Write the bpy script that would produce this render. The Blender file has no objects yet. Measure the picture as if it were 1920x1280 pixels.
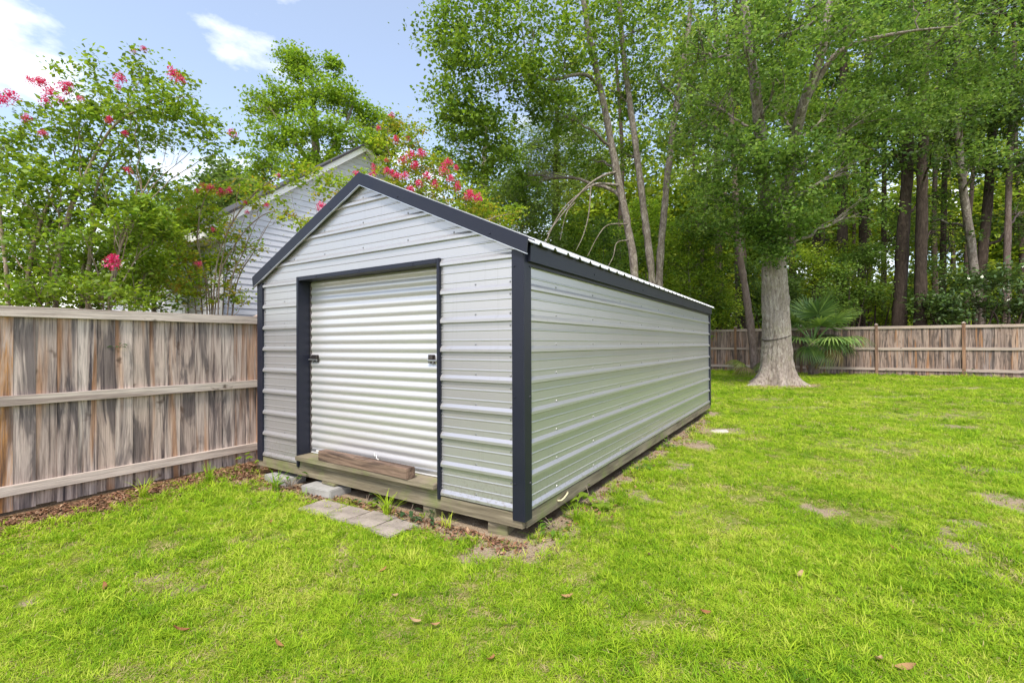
import bpy, math, random
import numpy as np
from mathutils import Vector, Matrix
random.seed(7)
rng = np.random.default_rng(11)
R = math.radians
scene = bpy.context.scene
COL = scene.collection

# ------------------------------------------------------------------ camera
CAM_Z = 1.42
PITCH, ROLL, FPX = 0.0057765, -0.0041328, 876.45
cam_d = bpy.data.cameras.new('camera')
cam_d.lens = FPX / 1920 * 36
cam_d.sensor_width = 36
cam_d.clip_start = 0.05
cam_d.clip_end = 2000
cam = bpy.data.objects.new('camera', cam_d)
COL.objects.link(cam)
cam.location = (0, 0, CAM_Z)
cam.rotation_mode = 'QUATERNION'
cam.rotation_quaternion = (Matrix.Rotation(math.pi / 2 + PITCH, 3, 'X') @ Matrix.Rotation(ROLL, 3, 'Z')).to_quaternion()
scene.camera = cam

# ------------------------------------------------------------------ light
SUN_AZ = 191.0      # compass-like angle from +Y towards +X
SUN_EL = 58.0
world = bpy.data.worlds.new('World')
scene.world = world
world.use_nodes = True
wt = world.node_tree
wt.nodes.clear()
def wn(t, **k):
    n = wt.nodes.new(t)
    for a, b in k.items():
        setattr(n, a, b)
    return n
sky = wn('ShaderNodeTexSky', sky_type='NISHITA', sun_disc=False)
sky.sun_elevation = R(SUN_EL)
sky.sun_rotation = R(SUN_AZ)
sky.air_density = 1.0
sky.dust_density = 1.2
sky.ozone_density = 0.5
bg = wn('ShaderNodeBackground'); bg.inputs['Strength'].default_value = 0.092
wt.links.new(sky.outputs[0], bg.inputs['Color'])
bgc = wn('ShaderNodeBackground'); bgc.inputs['Color'].default_value = (1.0, 0.975, 0.93, 1); bgc.inputs['Strength'].default_value = 0.72
tc = wn('ShaderNodeTexCoord')
mp = wn('ShaderNodeMapping'); mp.inputs['Scale'].default_value = (2.3, 2.3, 4.6); mp.inputs['Location'].default_value = (3.1, 0.4, 0.25)
wt.links.new(tc.outputs['Generated'], mp.inputs['Vector'])
nz = wn('ShaderNodeTexNoise'); nz.inputs['Scale'].default_value = 1.5; nz.inputs['Detail'].default_value = 9; nz.inputs['Roughness'].default_value = 0.56
wt.links.new(mp.outputs[0], nz.inputs['Vector'])
sep = wn('ShaderNodeSeparateXYZ'); wt.links.new(tc.outputs['Generated'], sep.inputs[0])
mr = wn('ShaderNodeMapRange'); mr.inputs['From Min'].default_value = 0.02; mr.inputs['From Max'].default_value = 0.6
mr.inputs['To Min'].default_value = 0.19; mr.inputs['To Max'].default_value = -0.09
wt.links.new(sep.outputs['Z'], mr.inputs['Value'])
ad = wn('ShaderNodeMath', operation='ADD'); wt.links.new(nz.outputs['Fac'], ad.inputs[0]); wt.links.new(mr.outputs[0], ad.inputs[1])
cr = wn('ShaderNodeValToRGB'); cr.color_ramp.elements[0].position = 0.505; cr.color_ramp.elements[1].position = 0.72
cr.color_ramp.elements[0].color = (0.10, 0.10, 0.10, 1)   # a thin high veil everywhere, clouds on top
wt.links.new(ad.outputs[0], cr.inputs['Fac'])
mxs = wn('ShaderNodeMixShader'); wt.links.new(cr.outputs['Color'], mxs.inputs['Fac'])
wt.links.new(bg.outputs[0], mxs.inputs[1]); wt.links.new(bgc.outputs[0], mxs.inputs[2])
wo = wn('ShaderNodeOutputWorld'); wt.links.new(mxs.outputs[0], wo.inputs['Surface'])

sun_d = bpy.data.lights.new('sun', 'SUN')
sun_d.energy = 1.5
sun_d.angle = R(11)
sun_d.color = (1.0, 0.93, 0.82)
sun = bpy.data.objects.new('sun', sun_d)
COL.objects.link(sun)
az, el = R(SUN_AZ), R(SUN_EL)
sdir = Vector((math.sin(az) * math.cos(el), math.cos(az) * math.cos(el), math.sin(el)))
sun.rotation_mode = 'QUATERNION'
sun.rotation_quaternion = sdir.to_track_quat('Z', 'Y')
sun.location = sdir * 30
vs = scene.view_settings
vs.view_transform = 'Standard'
vs.look = 'None'
vs.gamma = 1.0
vs.exposure = 1.65
vs.use_curve_mapping = False
scene.cycles.max_bounces = 12
scene.cycles.diffuse_bounces = 8
scene.cycles.transmission_bounces = 12
scene.cycles.transparent_max_bounces = 8

# ------------------------------------------------------------------ frames and small helpers
TH = 0.566341
OX, OY = 0.07813, 3.34416
CT, ST = math.cos(TH), math.sin(TH)
def L(x, y, z=0.0):
    """lot frame (x along the shed front to the right, y along its side to the back) -> world"""
    return (OX + x * CT + y * ST, OY - x * ST + y * CT, z)
def toL(X, Y):
    X = X - OX; Y = Y - OY
    return X * CT - Y * ST, X * ST + Y * CT
def at(px, py, D):
    """a point D metres in front of the camera, seen at photo pixel px, py"""
    a, b = px - 960.0, py - 640.0
    cr_, sr_ = math.cos(ROLL), math.sin(ROLL)
    a, b = a * cr_ + b * sr_, -a * sr_ + b * cr_
    c, s = math.cos(PITCH), math.sin(PITCH)
    k = D / (FPX * c + b * s)
    return (a * k, D, CAM_Z + (FPX * s - b * c) * k)
def smooth(a, b, x):
    t = np.clip((np.asarray(x, dtype=float) - a) / (b - a), 0, 1)
    return t * t * (3 - 2 * t)
_perm = np.random.default_rng(5).random((256, 256))
def vnoise(x, y, sc):
    x = np.asarray(x, dtype=float) * sc + 1000.3; y = np.asarray(y, dtype=float) * sc + 1000.7
    xi = np.floor(x).astype(int); yi = np.floor(y).astype(int)
    fx = x - xi; fy = y - yi
    fx = fx * fx * (3 - 2 * fx); fy = fy * fy * (3 - 2 * fy)
    g = lambda i, j: _perm[(xi + i) % 256, (yi + j) % 256]
    return (g(0, 0) * (1 - fx) + g(1, 0) * fx) * (1 - fy) + (g(0, 1) * (1 - fx) + g(1, 1) * fx) * fy
def ground_z(X, Y):
    X = np.asarray(X, dtype=float); Y = np.asarray(Y, dtype=float)
    lx, ly = toL(X, Y)
    z = 0.24 * smooth(7.5, 18.0, ly)
    z = z + 0.05 * (vnoise(X, Y, 0.35) - 0.5) + 0.02 * (vnoise(X, Y, 1.3) - 0.5)
    # a shallow dip under and in front of the shed
    return z - 0.01
def gz(X, Y): return float(ground_z(X, Y))

def tag(o, label=None, cat=None, group=None, kind=None):
    if label: o['label'] = label
    if cat: o['category'] = cat
    if group: o['group'] = group
    if kind: o['kind'] = kind
    return o
def empty(name, loc, rz=0.0, label=None, cat=None, group=None):
    o = bpy.data.objects.new(name, None)
    o.empty_display_size = 0.1
    COL.objects.link(o)
    o.location = loc
    o.rotation_euler = (0, 0, rz)
    return tag(o, label, cat, group)
def link_mesh(name, me, mat=None, parent=None, loc=(0, 0, 0), rot=(0, 0, 0)):
    o = bpy.data.objects.new(name, me)
    COL.objects.link(o)
    if mat and len(me.materials) == 0: me.materials.append(mat)
    o.parent = parent
    o.location = loc
    o.rotation_euler = rot
    return o

class MB:
    def __init__(s): s.v = []; s.f = []
    def face(s, pts):
        n = len(s.v); s.v += [tuple(p) for p in pts]; s.f.append(tuple(range(n, n + len(pts))))
    def box(s, x0, x1, y0, y1, z0, z1):
        n = len(s.v)
        s.v += [(x0, y0, z0), (x1, y0, z0), (x1, y1, z0), (x0, y1, z0), (x0, y0, z1), (x1, y0, z1), (x1, y1, z1), (x0, y1, z1)]
        for f in ((0, 3, 2, 1), (4, 5, 6, 7), (0, 1, 5, 4), (1, 2, 6, 5), (2, 3, 7, 6), (3, 0, 4, 7)):
            s.f.append(tuple(n + i for i in f))
        return s
    def hexa(s, b, t):
        """bottom ring and top ring of equal length"""
        n = len(s.v); k = len(b)
        s.v += [tuple(p) for p in b] + [tuple(p) for p in t]
        s.f.append(tuple(n + i for i in reversed(range(k)))); s.f.append(tuple(n + k + i for i in range(k)))
        for i in range(k):
            j = (i + 1) % k
            s.f.append((n + i, n + j, n + k + j, n + k + i))
        return s
    def tube(s, pts, rad, n=8):
        P = [Vector(p) for p in pts]; base = len(s.v)
        up = Vector((0.31, 0.17, 0.93))
        for i, p in enumerate(P):
            t = (P[min(i + 1, len(P) - 1)] - P[max(i - 1, 0)]).normalized()
            a = t.cross(up)
            if a.length < 1e-3: a = t.cross(Vector((1, 0, 0)))
            a.normalize(); b = t.cross(a)
            r = rad[i] if hasattr(rad, '__len__') else rad
            for k in range(n):
                w = 2 * math.pi * k / n
                s.v.append(tuple(p + (a * math.cos(w) + b * math.sin(w)) * r))
        for i in range(len(P) - 1):
            for k in range(n):
                k2 = (k + 1) % n
                s.f.append((base + i * n + k, base + i * n + k2, base + (i + 1) * n + k2, base + (i + 1) * n + k))
        s.f.append(tuple(base + k for k in range(n)))
        s.f.append(tuple(base + (len(P) - 1) * n + k for k in reversed(range(n))))
        return s
    def mesh(s, name):
        me = bpy.data.meshes.new(name); me.from_pydata(s.v, [], s.f)
        return me
    def build(s, name, mat, parent=None, smooth_=False, bevel=0.0, loc=(0, 0, 0), rot=(0, 0, 0)):
        me = s.mesh(name)
        import bmesh
        bm = bmesh.new(); bm.from_mesh(me)
        bmesh.ops.recalc_face_normals(bm, faces=bm.faces)
        if bevel:
            bmesh.ops.bevel(bm, geom=list(bm.edges), offset=bevel, segments=2, affect='EDGES', clamp_overlap=True)
        bm.to_mesh(me); bm.free()
        if smooth_: me.shade_smooth()
        me.materials.append(mat)
        return link_mesh(name, me, None, parent, loc, rot)

def np_mesh(name, V, Q, mat, parent=None, origin=(0, 0, 0), color=None, smooth_=False):
    """all-quad mesh from arrays; origin is subtracted"""
    me = bpy.data.meshes.new(name)
    V = np.asarray(V, dtype=np.float32) - np.asarray(origin, dtype=np.float32)
    Q = np.asarray(Q, dtype=np.int32)
    k = Q.shape[1]
    me.vertices.add(len(V)); me.vertices.foreach_set('co', V.ravel())
    me.loops.add(Q.size); me.loops.foreach_set('vertex_index', Q.ravel())
    me.polygons.add(len(Q)); me.polygons.foreach_set('loop_start', np.arange(0, Q.size, k, dtype=np.int32))
    me.polygons.foreach_set('loop_total', np.full(len(Q), k, dtype=np.int32))
    if smooth_: me.polygons.foreach_set('use_smooth', np.ones(len(Q), dtype=bool))
    me.update(calc_edges=True)
    if color is not None:
        at_ = me.attributes.new('tint', 'FLOAT_COLOR', 'POINT')
        c4 = np.ones((len(V), 4), dtype=np.float32); c4[:, :3] = color
        at_.data.foreach_set('color', c4.ravel())
    me.materials.append(mat)
    o = bpy.data.objects.new(name, me)
    COL.objects.link(o)
    if parent is not None: o.parent = parent
    return o

# ------------------------------------------------------------------ materials
class M:
    def __init__(s, name):
        s.m = bpy.data.materials.new(name); s.m.use_nodes = True
        s.t = s.m.node_tree; s.t.nodes.clear()
        s.out = s.n('ShaderNodeOutputMaterial')
    def n(s, ty, ins=None, **k):
        nd = s.t.nodes.new(ty)
        for a, b in k.items(): setattr(nd, a, b)
        for a, b in (ins or {}).items():
            s.set(nd, a, b)
        return nd
    def set(s, nd, a, b):
        sock = nd.inputs[a]
        if isinstance(b, bpy.types.NodeSocket): s.t.links.new(b, sock)
        elif isinstance(b, bpy.types.Node): s.t.links.new(b.outputs[0], sock)
        else:
            if hasattr(sock.default_value, '__len__') and hasattr(b, '__len__') and len(sock.default_value) == 4 and len(b) == 3: b = (*b, 1)
            sock.default_value = b
    def math(s, op, a, b=0.0, clamp=False):
        nd = s.n('ShaderNodeMath', operation=op, use_clamp=clamp); s.set(nd, 0, a); s.set(nd, 1, b); return nd.outputs[0]
    def vmath(s, op, a, b):
        nd = s.n('ShaderNodeVectorMath', operation=op); s.set(nd, 0, a); s.set(nd, 1, b); return nd.outputs[0]
    def mix(s, f, a, b, blend='MIX'):
        nd = s.n('ShaderNodeMix', data_type='RGBA', blend_type=blend)
        for i, v in ((0, f), (6, a), (7, b)):
            s.set(nd, i, v)
        return nd.outputs[2]
    def ramp(s, f, stops, interp='LINEAR'):
        nd = s.n('ShaderNodeValToRGB'); e = nd.color_ramp.elements
        nd.color_ramp.interpolation = interp
        while len(e) < len(stops): e.new(0.5)
        for k, (p, c) in enumerate(stops):
            e[k].position = p
            e[k].color = (*c, 1) if hasattr(c, '__len__') else (c, c, c, 1)
        s.set(nd, 0, f); return nd.outputs[0]
    def noise(s, vec, scale, detail=4, rough=0.55, dist=0.0):
        nd = s.n('ShaderNodeTexNoise'); s.set(nd, 'Vector', vec); s.set(nd, 'Scale', scale); s.set(nd, 'Detail', detail)
        s.set(nd, 'Roughness', rough); s.set(nd, 'Distortion', dist); return nd.outputs['Fac']
    def mapping(s, vec, scale=(1, 1, 1), loc=(0, 0, 0)):
        nd = s.n('ShaderNodeMapping'); s.set(nd, 'Vector', vec); s.set(nd, 'Scale', scale); s.set(nd, 'Location', loc); return nd.outputs[0]
    def bump(s, h, strength=0.3, dist=0.01):
        nd = s.n('ShaderNodeBump'); s.set(nd, 'Height', h); s.set(nd, 'Strength', strength); s.set(nd, 'Distance', dist); return nd.outputs[0]
    def bsdf(s, col, rough=0.6, metal=0.0, spec=0.5, normal=None, coat=0.0):
        nd = s.n('ShaderNodeBsdfPrincipled')
        s.set(nd, 'Base Color', col); s.set(nd, 'Roughness', rough); s.set(nd, 'Metallic', metal); s.set(nd, 'Specular IOR Level', spec)
        if coat: s.set(nd, 'Coat Weight', coat)
        if normal is not None: s.set(nd, 'Normal', normal)
        return nd.outputs[0]
    def done(s, sh):
        s.t.links.new(sh, s.out.inputs['Surface']); return s.m
    def obj(s): return s.n('ShaderNodeTexCoord').outputs['Object']
    def pos(s): return s.n('ShaderNodeNewGeometry').outputs['Position']
    def rnd(s): return s.n('ShaderNodeObjectInfo').outputs['Random']

def wood_mat(name, axis, light, mid, dark, orange=0.5, warm=0.0, contrast=1.0, sc=1.0, tonef=1.0):
    m = M(name)
    r = m.rnd()
    off = m.n('ShaderNodeCombineXYZ'); m.set(off, 0, m.math('MULTIPLY', r, 37.0)); m.set(off, 1, m.math('MULTIPLY', r, 91.0)); m.set(off, 2, m.math('MULTIPLY', r, 53.0))
    v = m.vmath('ADD', m.obj(), off)
    def st(a, l): return [(a, a, l), (l, a, a), (a, l, a)][axis]
    n1 = m.noise(m.mapping(v, st(9.5 * sc, 0.55 * sc)), 1.0, 7, 0.58, 0.5)
    n2 = m.noise(m.mapping(v, st(24 * sc, 1.0 * sc)), 1.0, 6, 0.65, 0.2)
    n3 = m.noise(m.mapping(v, st(110, 3)), 1.0, 5, 0.7)
    s1 = m.math('ADD', m.math('MULTIPLY', n1, 0.62), m.math('MULTIPLY', n2, 0.38))
    s1 = m.math('ADD', s1, m.math('MULTIPLY', m.math('SUBTRACT', r, 0.5), 0.10))
    c = m.ramp(s1, [(0.37, dark), (0.43, mid), (0.50, light), (0.565, mid), (0.64, dark)])
    wn_ = m.n('ShaderNodeTexWhiteNoise', noise_dimensions='1D'); m.set(wn_, 'W', m.math('MULTIPLY', r, 613.0))
    tone = m.ramp(wn_.outputs['Value'], [(0.0, (1.10, 1.06, 1.04)), (0.25, (0.98, 0.90, 0.84)), (0.45, (0.80, 0.80, 0.84)), (0.65, (1.12, 1.0, 0.90)), (0.85, (0.72, 0.66, 0.64)), (1.0, (1.05, 0.98, 0.95))])
    c = m.mix(tonef, c, tone, 'MULTIPLY')
    # broad dark weather stains that fade up and down the board
    n5 = m.noise(m.mapping(v, st(7.0 * sc, 0.9 * sc), (1.7, 8.2, 3.3)), 1.0, 4, 0.6, 1.0)
    c = m.mix(m.math('MULTIPLY', m.ramp(n5, [(0.50, 0.0), (0.60, 1.0)]), 0.72 * tonef), c, (*dark, 1))
    # warm, less weathered streaks
    n4 = m.noise(m.mapping(v, st(9 * sc, 0.5 * sc), (7.3, 2.2, 4.1)), 1.0, 2, 0.5, 0.5)
    c = m.mix(m.math('MULTIPLY', m.ramp(n4, [(0.58, 0.0), (0.68, 1.0)]), orange), c, (0.46, 0.21, 0.075, 1))
    # knots
    vo = m.n('ShaderNodeTexVoronoi', feature='F1'); m.set(vo, 'Vector', m.vmath('ADD', m.mapping(v, st(7.5, 2.6), (0.3, 0.6, 0.1)), m.n('ShaderNodeTexNoise', {'Vector': v, 'Scale': 9.0, 'Detail': 2.0}).outputs['Color'])); m.set(vo, 'Scale', 1.0); m.set(vo, 'Randomness', 1.0)
    d = vo.outputs['Distance']
    cs = m.n('ShaderNodeSeparateColor'); m.set(cs, 0, vo.outputs['Color'])
    on = m.math('GREATER_THAN', cs.outputs[0], 0.72)
    kn = m.math('MULTIPLY', m.ramp(d, [(0.0, 0.9), (0.10, 0.75), (0.15, 0.45), (0.24, 0.0)]), on)
    c = m.mix(kn, c, (0.10, 0.062, 0.045, 1))
    g = m.ramp(n3, [(0.32, 0.55), (0.56, 1.04)])
    c = m.mix(1.0, c, g, 'MULTIPLY')
    if warm: c = m.mix(warm, c, (0.30, 0.15, 0.07, 1))
    h = m.math('SUBTRACT', m.math('ADD', n3, m.math('MULTIPLY', n2, 0.7)), kn)
    return m.done(m.bsdf(c, 0.82, 0, 0.25, m.bump(h, 0.55, 0.004)))

MAT = {}
MAT['picket'] = wood_mat('weathered_picket_wood', 0, (0.60, 0.525, 0.485), (0.38, 0.32, 0.295), (0.062, 0.053, 0.061), 0.5)
MAT['rail'] = wood_mat('weathered_rail_wood', 1, (0.66, 0.58, 0.52), (0.58, 0.495, 0.44), (0.38, 0.305, 0.27), 0.1, sc=0.9, tonef=0.2)
MAT['post'] = wood_mat('brown_post_wood', 0, (0.33, 0.22, 0.155), (0.26, 0.165, 0.115), (0.16, 0.10, 0.075), 0.2)
MAT['bpicket'] = wood_mat('back_fence_picket_wood', 0, (0.40, 0.32, 0.285), (0.225, 0.172, 0.15), (0.07, 0.056, 0.055), 0.5)
MAT['brail'] = wood_mat('back_fence_rail_wood', 1, (0.50, 0.42, 0.37), (0.43, 0.35, 0.305), (0.28, 0.215, 0.19), 0.15, tonef=0.3)
MAT['timber'] = wood_mat('old_timber_wood', 1, (0.26, 0.195, 0.155), (0.18, 0.13, 0.105), (0.075, 0.054, 0.045), 0.05, sc=1.7)

def treated_mat():
    m = M('mossy_treated_beam'); v = m.obj()
    n1 = m.noise(m.mapping(v, (1.6, 1.6, 22)), 1.0, 4, 0.6, 0.4)
    n2 = m.noise(m.mapping(v, (5, 5, 140)), 1.0, 3, 0.6)
    n3 = m.noise(v, 3.2, 5, 0.65)
    c = m.ramp(n1, [(0.3, (0.12, 0.10, 0.07)), (0.5, (0.22, 0.185, 0.13)), (0.7, (0.32, 0.275, 0.20))])
    c = m.mix(m.ramp(n3, [(0.52, 0.0), (0.70, 0.6)]), c, (0.20, 0.25, 0.07, 1))
    c = m.mix(1.0, c, m.ramp(n2, [(0.3, 0.72), (0.6, 1.05)]), 'MULTIPLY')
    return m.done(m.bsdf(c, 0.85, 0, 0.2, m.bump(n2, 0.4, 0.004)))
MAT['beam'] = treated_mat()

def metal_mat(name, col, metal, rough, grain=0.03, splash=False):
    m = M(name); v = m.obj()
    n1 = m.noise(v, 260, 2, 0.5)
    n2 = m.noise(m.mapping(v, (0.8, 0.8, 2.2)), 1.4, 4, 0.6)
    n3 = m.noise(m.mapping(v, (14, 14, 1.2)), 1.0, 4, 0.7)
    c = m.mix(1.0, (*col, 1), m.ramp(n1, [(0.3, 1.0 - grain * 2), (0.7, 1.0 + grain)]), 'MULTIPLY')
    c = m.mix(m.ramp(n3, [(0.6, 0.0), (0.9, 0.10)]), c, (col[0] * 0.62, col[1] * 0.61, col[2] * 0.57, 1))
    if splash:
        sz = m.n('ShaderNodeSeparateXYZ'); m.set(sz, 0, v)
        low = m.ramp(sz.outputs[2], [(0.20, 1.0), (0.50, 0.0)])
        spk = m.math('MULTIPLY', low, m.ramp(m.noise(v, 38, 5, 0.7), [(0.50, 0.0), (0.68, 0.7)]))
        c = m.mix(spk, c, (0.24, 0.19, 0.12, 1))
        dr = m.noise(m.mapping(v, (26, 26, 0.9)), 1.0, 4, 0.65)
        c = m.mix(m.ramp(dr, [(0.58, 0.0), (0.80, 0.30)]), c, (0.30, 0.30, 0.27, 1))
    r = m.math('ADD', m.math('MULTIPLY', n2, 0.14), rough - 0.07)
    return m.done(m.bsdf(c, r, metal, 0.5, m.bump(n2, 0.06, 0.006)))
MAT['siding'] = metal_mat('galvanised_siding', (0.50, 0.49, 0.51), 0.58, 0.33, 0.02, True)
MAT['roof'] = metal_mat('galvanised_roof', (0.62, 0.62, 0.63), 0.45, 0.36)
MAT['curtain'] = metal_mat('white_door_curtain', (0.66, 0.65, 0.665), 0.45, 0.38)
MAT['alu'] = metal_mat('aluminium', (0.60, 0.61, 0.63), 0.8, 0.32)
MAT['steel'] = metal_mat('dull_latch_steel', (0.16, 0.14, 0.14), 0.9, 0.35)
MAT['screw'] = metal_mat('screw_zinc', (0.32, 0.32, 0.34), 0.9, 0.4)

def trim_mat():
    m = M('dark_navy_trim'); v = m.obj()
    n = m.noise(v, 3.0, 4, 0.6); n2 = m.noise(v, 60, 3, 0.6)
    c = m.mix(m.ramp(n, [(0.4, 0.0), (0.75, 1.0)]), (0.009, 0.011, 0.026, 1), (0.014, 0.016, 0.031, 1))
    c = m.mix(m.math('MULTIPLY', n2, 0.06), c, (0.10, 0.10, 0.09, 1))
    return m.done(m.bsdf(c, m.math('ADD', m.math('MULTIPLY', n, 0.12), 0.34), 0, 0.36, m.bump(n, 0.08, 0.004)))
MAT['trim'] = trim_mat()

def simple(name, col, rough=0.7, var=0.25, scale=6.0, spec=0.4, bump=0.2, metal=0):
    m = M(name); v = m.obj()
    n = m.noise(v, scale, 5, 0.6); n2 = m.noise(v, scale * 11, 3, 0.6)
    f = m.math('ADD', m.math('MULTIPLY', n, 0.65), m.math('MULTIPLY', n2, 0.35))
    c = m.ramp(f, [(0.3, tuple(x * (1 - var) for x in col)), (0.7, tuple(min(1, x * (1 + var)) for x in col))])
    return m.done(m.bsdf(c, rough, metal, spec, m.bump(f, bump, 0.01)))
MAT['vinyl'] = simple('pale_grey_vinyl', (0.55, 0.56, 0.61), 0.55, 0.05, 2.0, 0.4, 0.05)
MAT['white'] = simple('white_trim_paint', (0.78, 0.77, 0.75), 0.5, 0.05, 3.0)
MAT['shingle'] = simple('dark_shingles', (0.05, 0.048, 0.05), 0.9, 0.35, 9.0)
MAT['concrete'] = simple('grey_concrete', (0.34, 0.33, 0.315), 0.9, 0.25, 7.0, 0.3, 0.4)
MAT['paver'] = simple('pinkish_grey_paver', (0.29, 0.25, 0.215), 0.95, 0.42, 6.0, 0.2, 0.8)
MAT['stone'] = simple('pale_stone', (0.50, 0.46, 0.40), 0.9, 0.2, 9.0)
MAT['rope'] = simple('cream_rope', (0.62, 0.56, 0.36), 0.8, 0.2, 40.0)
MAT['string'] = simple('white_string', (0.75, 0.74, 0.72), 0.7, 0.1, 40.0)
MAT['cable'] = simple('dark_cable', (0.07, 0.055, 0.045), 0.7, 0.3, 20.0)
MAT['glass'] = simple('dark_window_glass', (0.03, 0.035, 0.04), 0.1, 0.2, 1.0, 0.7, 0.0)
MAT['rubber'] = simple('grey_seal', (0.62, 0.62, 0.63), 0.5, 0.1, 8.0)
MAT['blue'] = simple('blue_plastic', (0.03, 0.16, 0.45), 0.4, 0.1, 4.0)

def leaf_mat(name, transl=0.5, rough=0.5, spec=0.28):
    m = M(name)
    a = m.n('ShaderNodeAttribute', attribute_name='tint').outputs['Color']
    pb = m.bsdf(a, rough, 0, spec)
    tr = m.n('ShaderNodeBsdfTranslucent'); m.set(tr, 'Color', m.mix(0.5, a, m.mix(1.0, a, (1.5, 1.45, 0.55, 1), 'MULTIPLY')))
    mx = m.n('ShaderNodeMixShader'); m.set(mx, 0, transl); m.t.links.new(pb, mx.inputs[1]); m.t.links.new(tr.outputs[0], mx.inputs[2])
    return m.done(mx.outputs[0])
MAT['leaf'] = leaf_mat('broadleaf_foliage')
MAT['glossleaf'] = leaf_mat('glossy_foliage', 0.18, 0.28, 0.6)
MAT['petal'] = leaf_mat('pink_petals', 0.35, 0.6, 0.2)
MAT['frond'] = leaf_mat('palm_frond', 0.22, 0.35, 0.5)
MAT['litter'] = leaf_mat('dry_leaf_litter', 0.1, 0.8, 0.2)

def bark_mat(name, a, b, c, vs_=(16, 16, 2.6), bs=0.9, moss=0.0):
    m = M(name); v = m.obj()
    n1 = m.noise(m.mapping(v, vs_), 1.0, 6, 0.65, 1.2)
    n2 = m.noise(v, 1.7, 4, 0.6)
    col = m.ramp(n1, [(0.32, a), (0.5, b), (0.68, c)])
    col = m.mix(m.ramp(n2, [(0.4, 0.0), (0.75, 0.55)]), col, (a[0] * 1.2, a[1] * 1.15, a[2] * 1.1, 1))
    if moss: col = m.mix(m.math('MULTIPLY', m.ramp(m.noise(v, 4, 5, 0.7), [(0.5, 0.0), (0.7, 1.0)]), moss), col, (0.30, 0.30, 0.16, 1))
    return m.done(m.bsdf(col, 0.9, 0, 0.15, m.bump(n1, bs, 0.03)))
MAT['oak_bark'] = bark_mat('oak_bark', (0.13, 0.10, 0.085), (0.35, 0.295, 0.255), (0.50, 0.445, 0.39), (19, 19, 5.5), 1.0, 0.35)
MAT['gum_bark'] = bark_mat('gum_bark', (0.085, 0.068, 0.058), (0.22, 0.185, 0.16), (0.44, 0.40, 0.36), (12, 12, 5), 0.7, 0.2)
MAT['dark_bark'] = bark_mat('dark_pine_bark', (0.03, 0.022, 0.018), (0.065, 0.048, 0.038), (0.115, 0.088, 0.07), (10, 10, 3), 0.9)
MAT['pine_bark'] = bark_mat('pinkish_pine_bark', (0.11, 0.08, 0.07), (0.20, 0.15, 0.135), (0.28, 0.23, 0.21), (12, 12, 4), 0.9)
MAT['myrtle_bark'] = bark_mat('crape_myrtle_bark', (0.16, 0.12, 0.09), (0.27, 0.21, 0.155), (0.44, 0.38, 0.31), (9, 9, 3), 0.4)

def grass_mat(name, cols, transl=0.35):
    m = M(name)
    r = m.rnd(); p = m.pos()
    n1 = m.noise(p, 0.9, 3, 0.6); n2 = m.noise(p, 5.5, 3, 0.6)
    f = m.math('ADD', m.math('ADD', m.math('MULTIPLY', n1, 0.55), m.math('MULTIPLY', n2, 0.25)), m.math('MULTIPLY', r, 0.3))
    c = m.ramp(f, [(0.30, cols[0]), (0.48, cols[1]), (0.62, cols[2]), (0.80, cols[3])])
    pb = m.bsdf(c, 0.6, 0, 0.15)
    tr = m.n('ShaderNodeBsdfTranslucent'); m.set(tr, 'Color', c)
    mx = m.n('ShaderNodeMixShader'); m.set(mx, 0, transl); m.t.links.new(pb, mx.inputs[1]); m.t.links.new(tr.outputs[0], mx.inputs[2])
    return m.done(mx.outputs[0])
MAT['grass'] = grass_mat('lawn_blades', [(0.09, 0.20, 0.010), (0.24, 0.41, 0.015), (0.40, 0.54, 0.030), (0.57, 0.55, 0.13)])
MAT['straw'] = grass_mat('dry_grass_blades', [(0.30, 0.24, 0.10), (0.40, 0.33, 0.14), (0.46, 0.37, 0.17), (0.50, 0.42, 0.22)], 0.2)

def ground_mat():
    m = M('lawn_soil'); p = m.pos()
    bare = m.n('ShaderNodeAttribute', attribute_name='bare').outputs['Fac']
    n1 = m.noise(p, 1.1, 4, 0.6); n2 = m.noise(p, 9, 5, 0.7); n3 = m.noise(p, 70, 4, 0.7); n4 = m.noise(p, 260, 2, 0.6)
    f = m.math('ADD', m.math('MULTIPLY', n2, 0.5), m.math('MULTIPLY', n3, 0.5))
    g = m.ramp(f, [(0.34, (0.06, 0.075, 0.012)), (0.48, (0.17, 0.24, 0.02)), (0.60, (0.28, 0.32, 0.04)), (0.72, (0.38, 0.31, 0.13))])
    soil = m.ramp(m.math('ADD', m.math('MULTIPLY', n3, 0.6), m.math('MULTIPLY', n4, 0.4)), [(0.35, (0.20, 0.14, 0.09)), (0.5, (0.38, 0.29, 0.20)), (0.68, (0.52, 0.43, 0.33))])
    k = m.math('ADD', bare, m.math('MULTIPLY', m.math('SUBTRACT', n2, 0.5), 0.7))
    c = m.mix(m.ramp(k, [(0.30, 0.0), (0.62, 1.0)]), g, soil)
    wood = m.n('ShaderNodeAttribute', attribute_name='litter').outputs['Fac']
    lit = m.ramp(f, [(0.35, (0.055, 0.038, 0.022)), (0.5, (0.15, 0.092, 0.05)), (0.68, (0.25, 0.165, 0.10))])
    c = m.mix(wood, c, lit)
    h = m.math('ADD', n3, m.math('MULTIPLY', n2, 1.2))
    return m.done(m.bsdf(c, 0.95, 0, 0.1, m.bump(h, 0.8, 0.03)))
MAT['ground'] = ground_mat()

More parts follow.
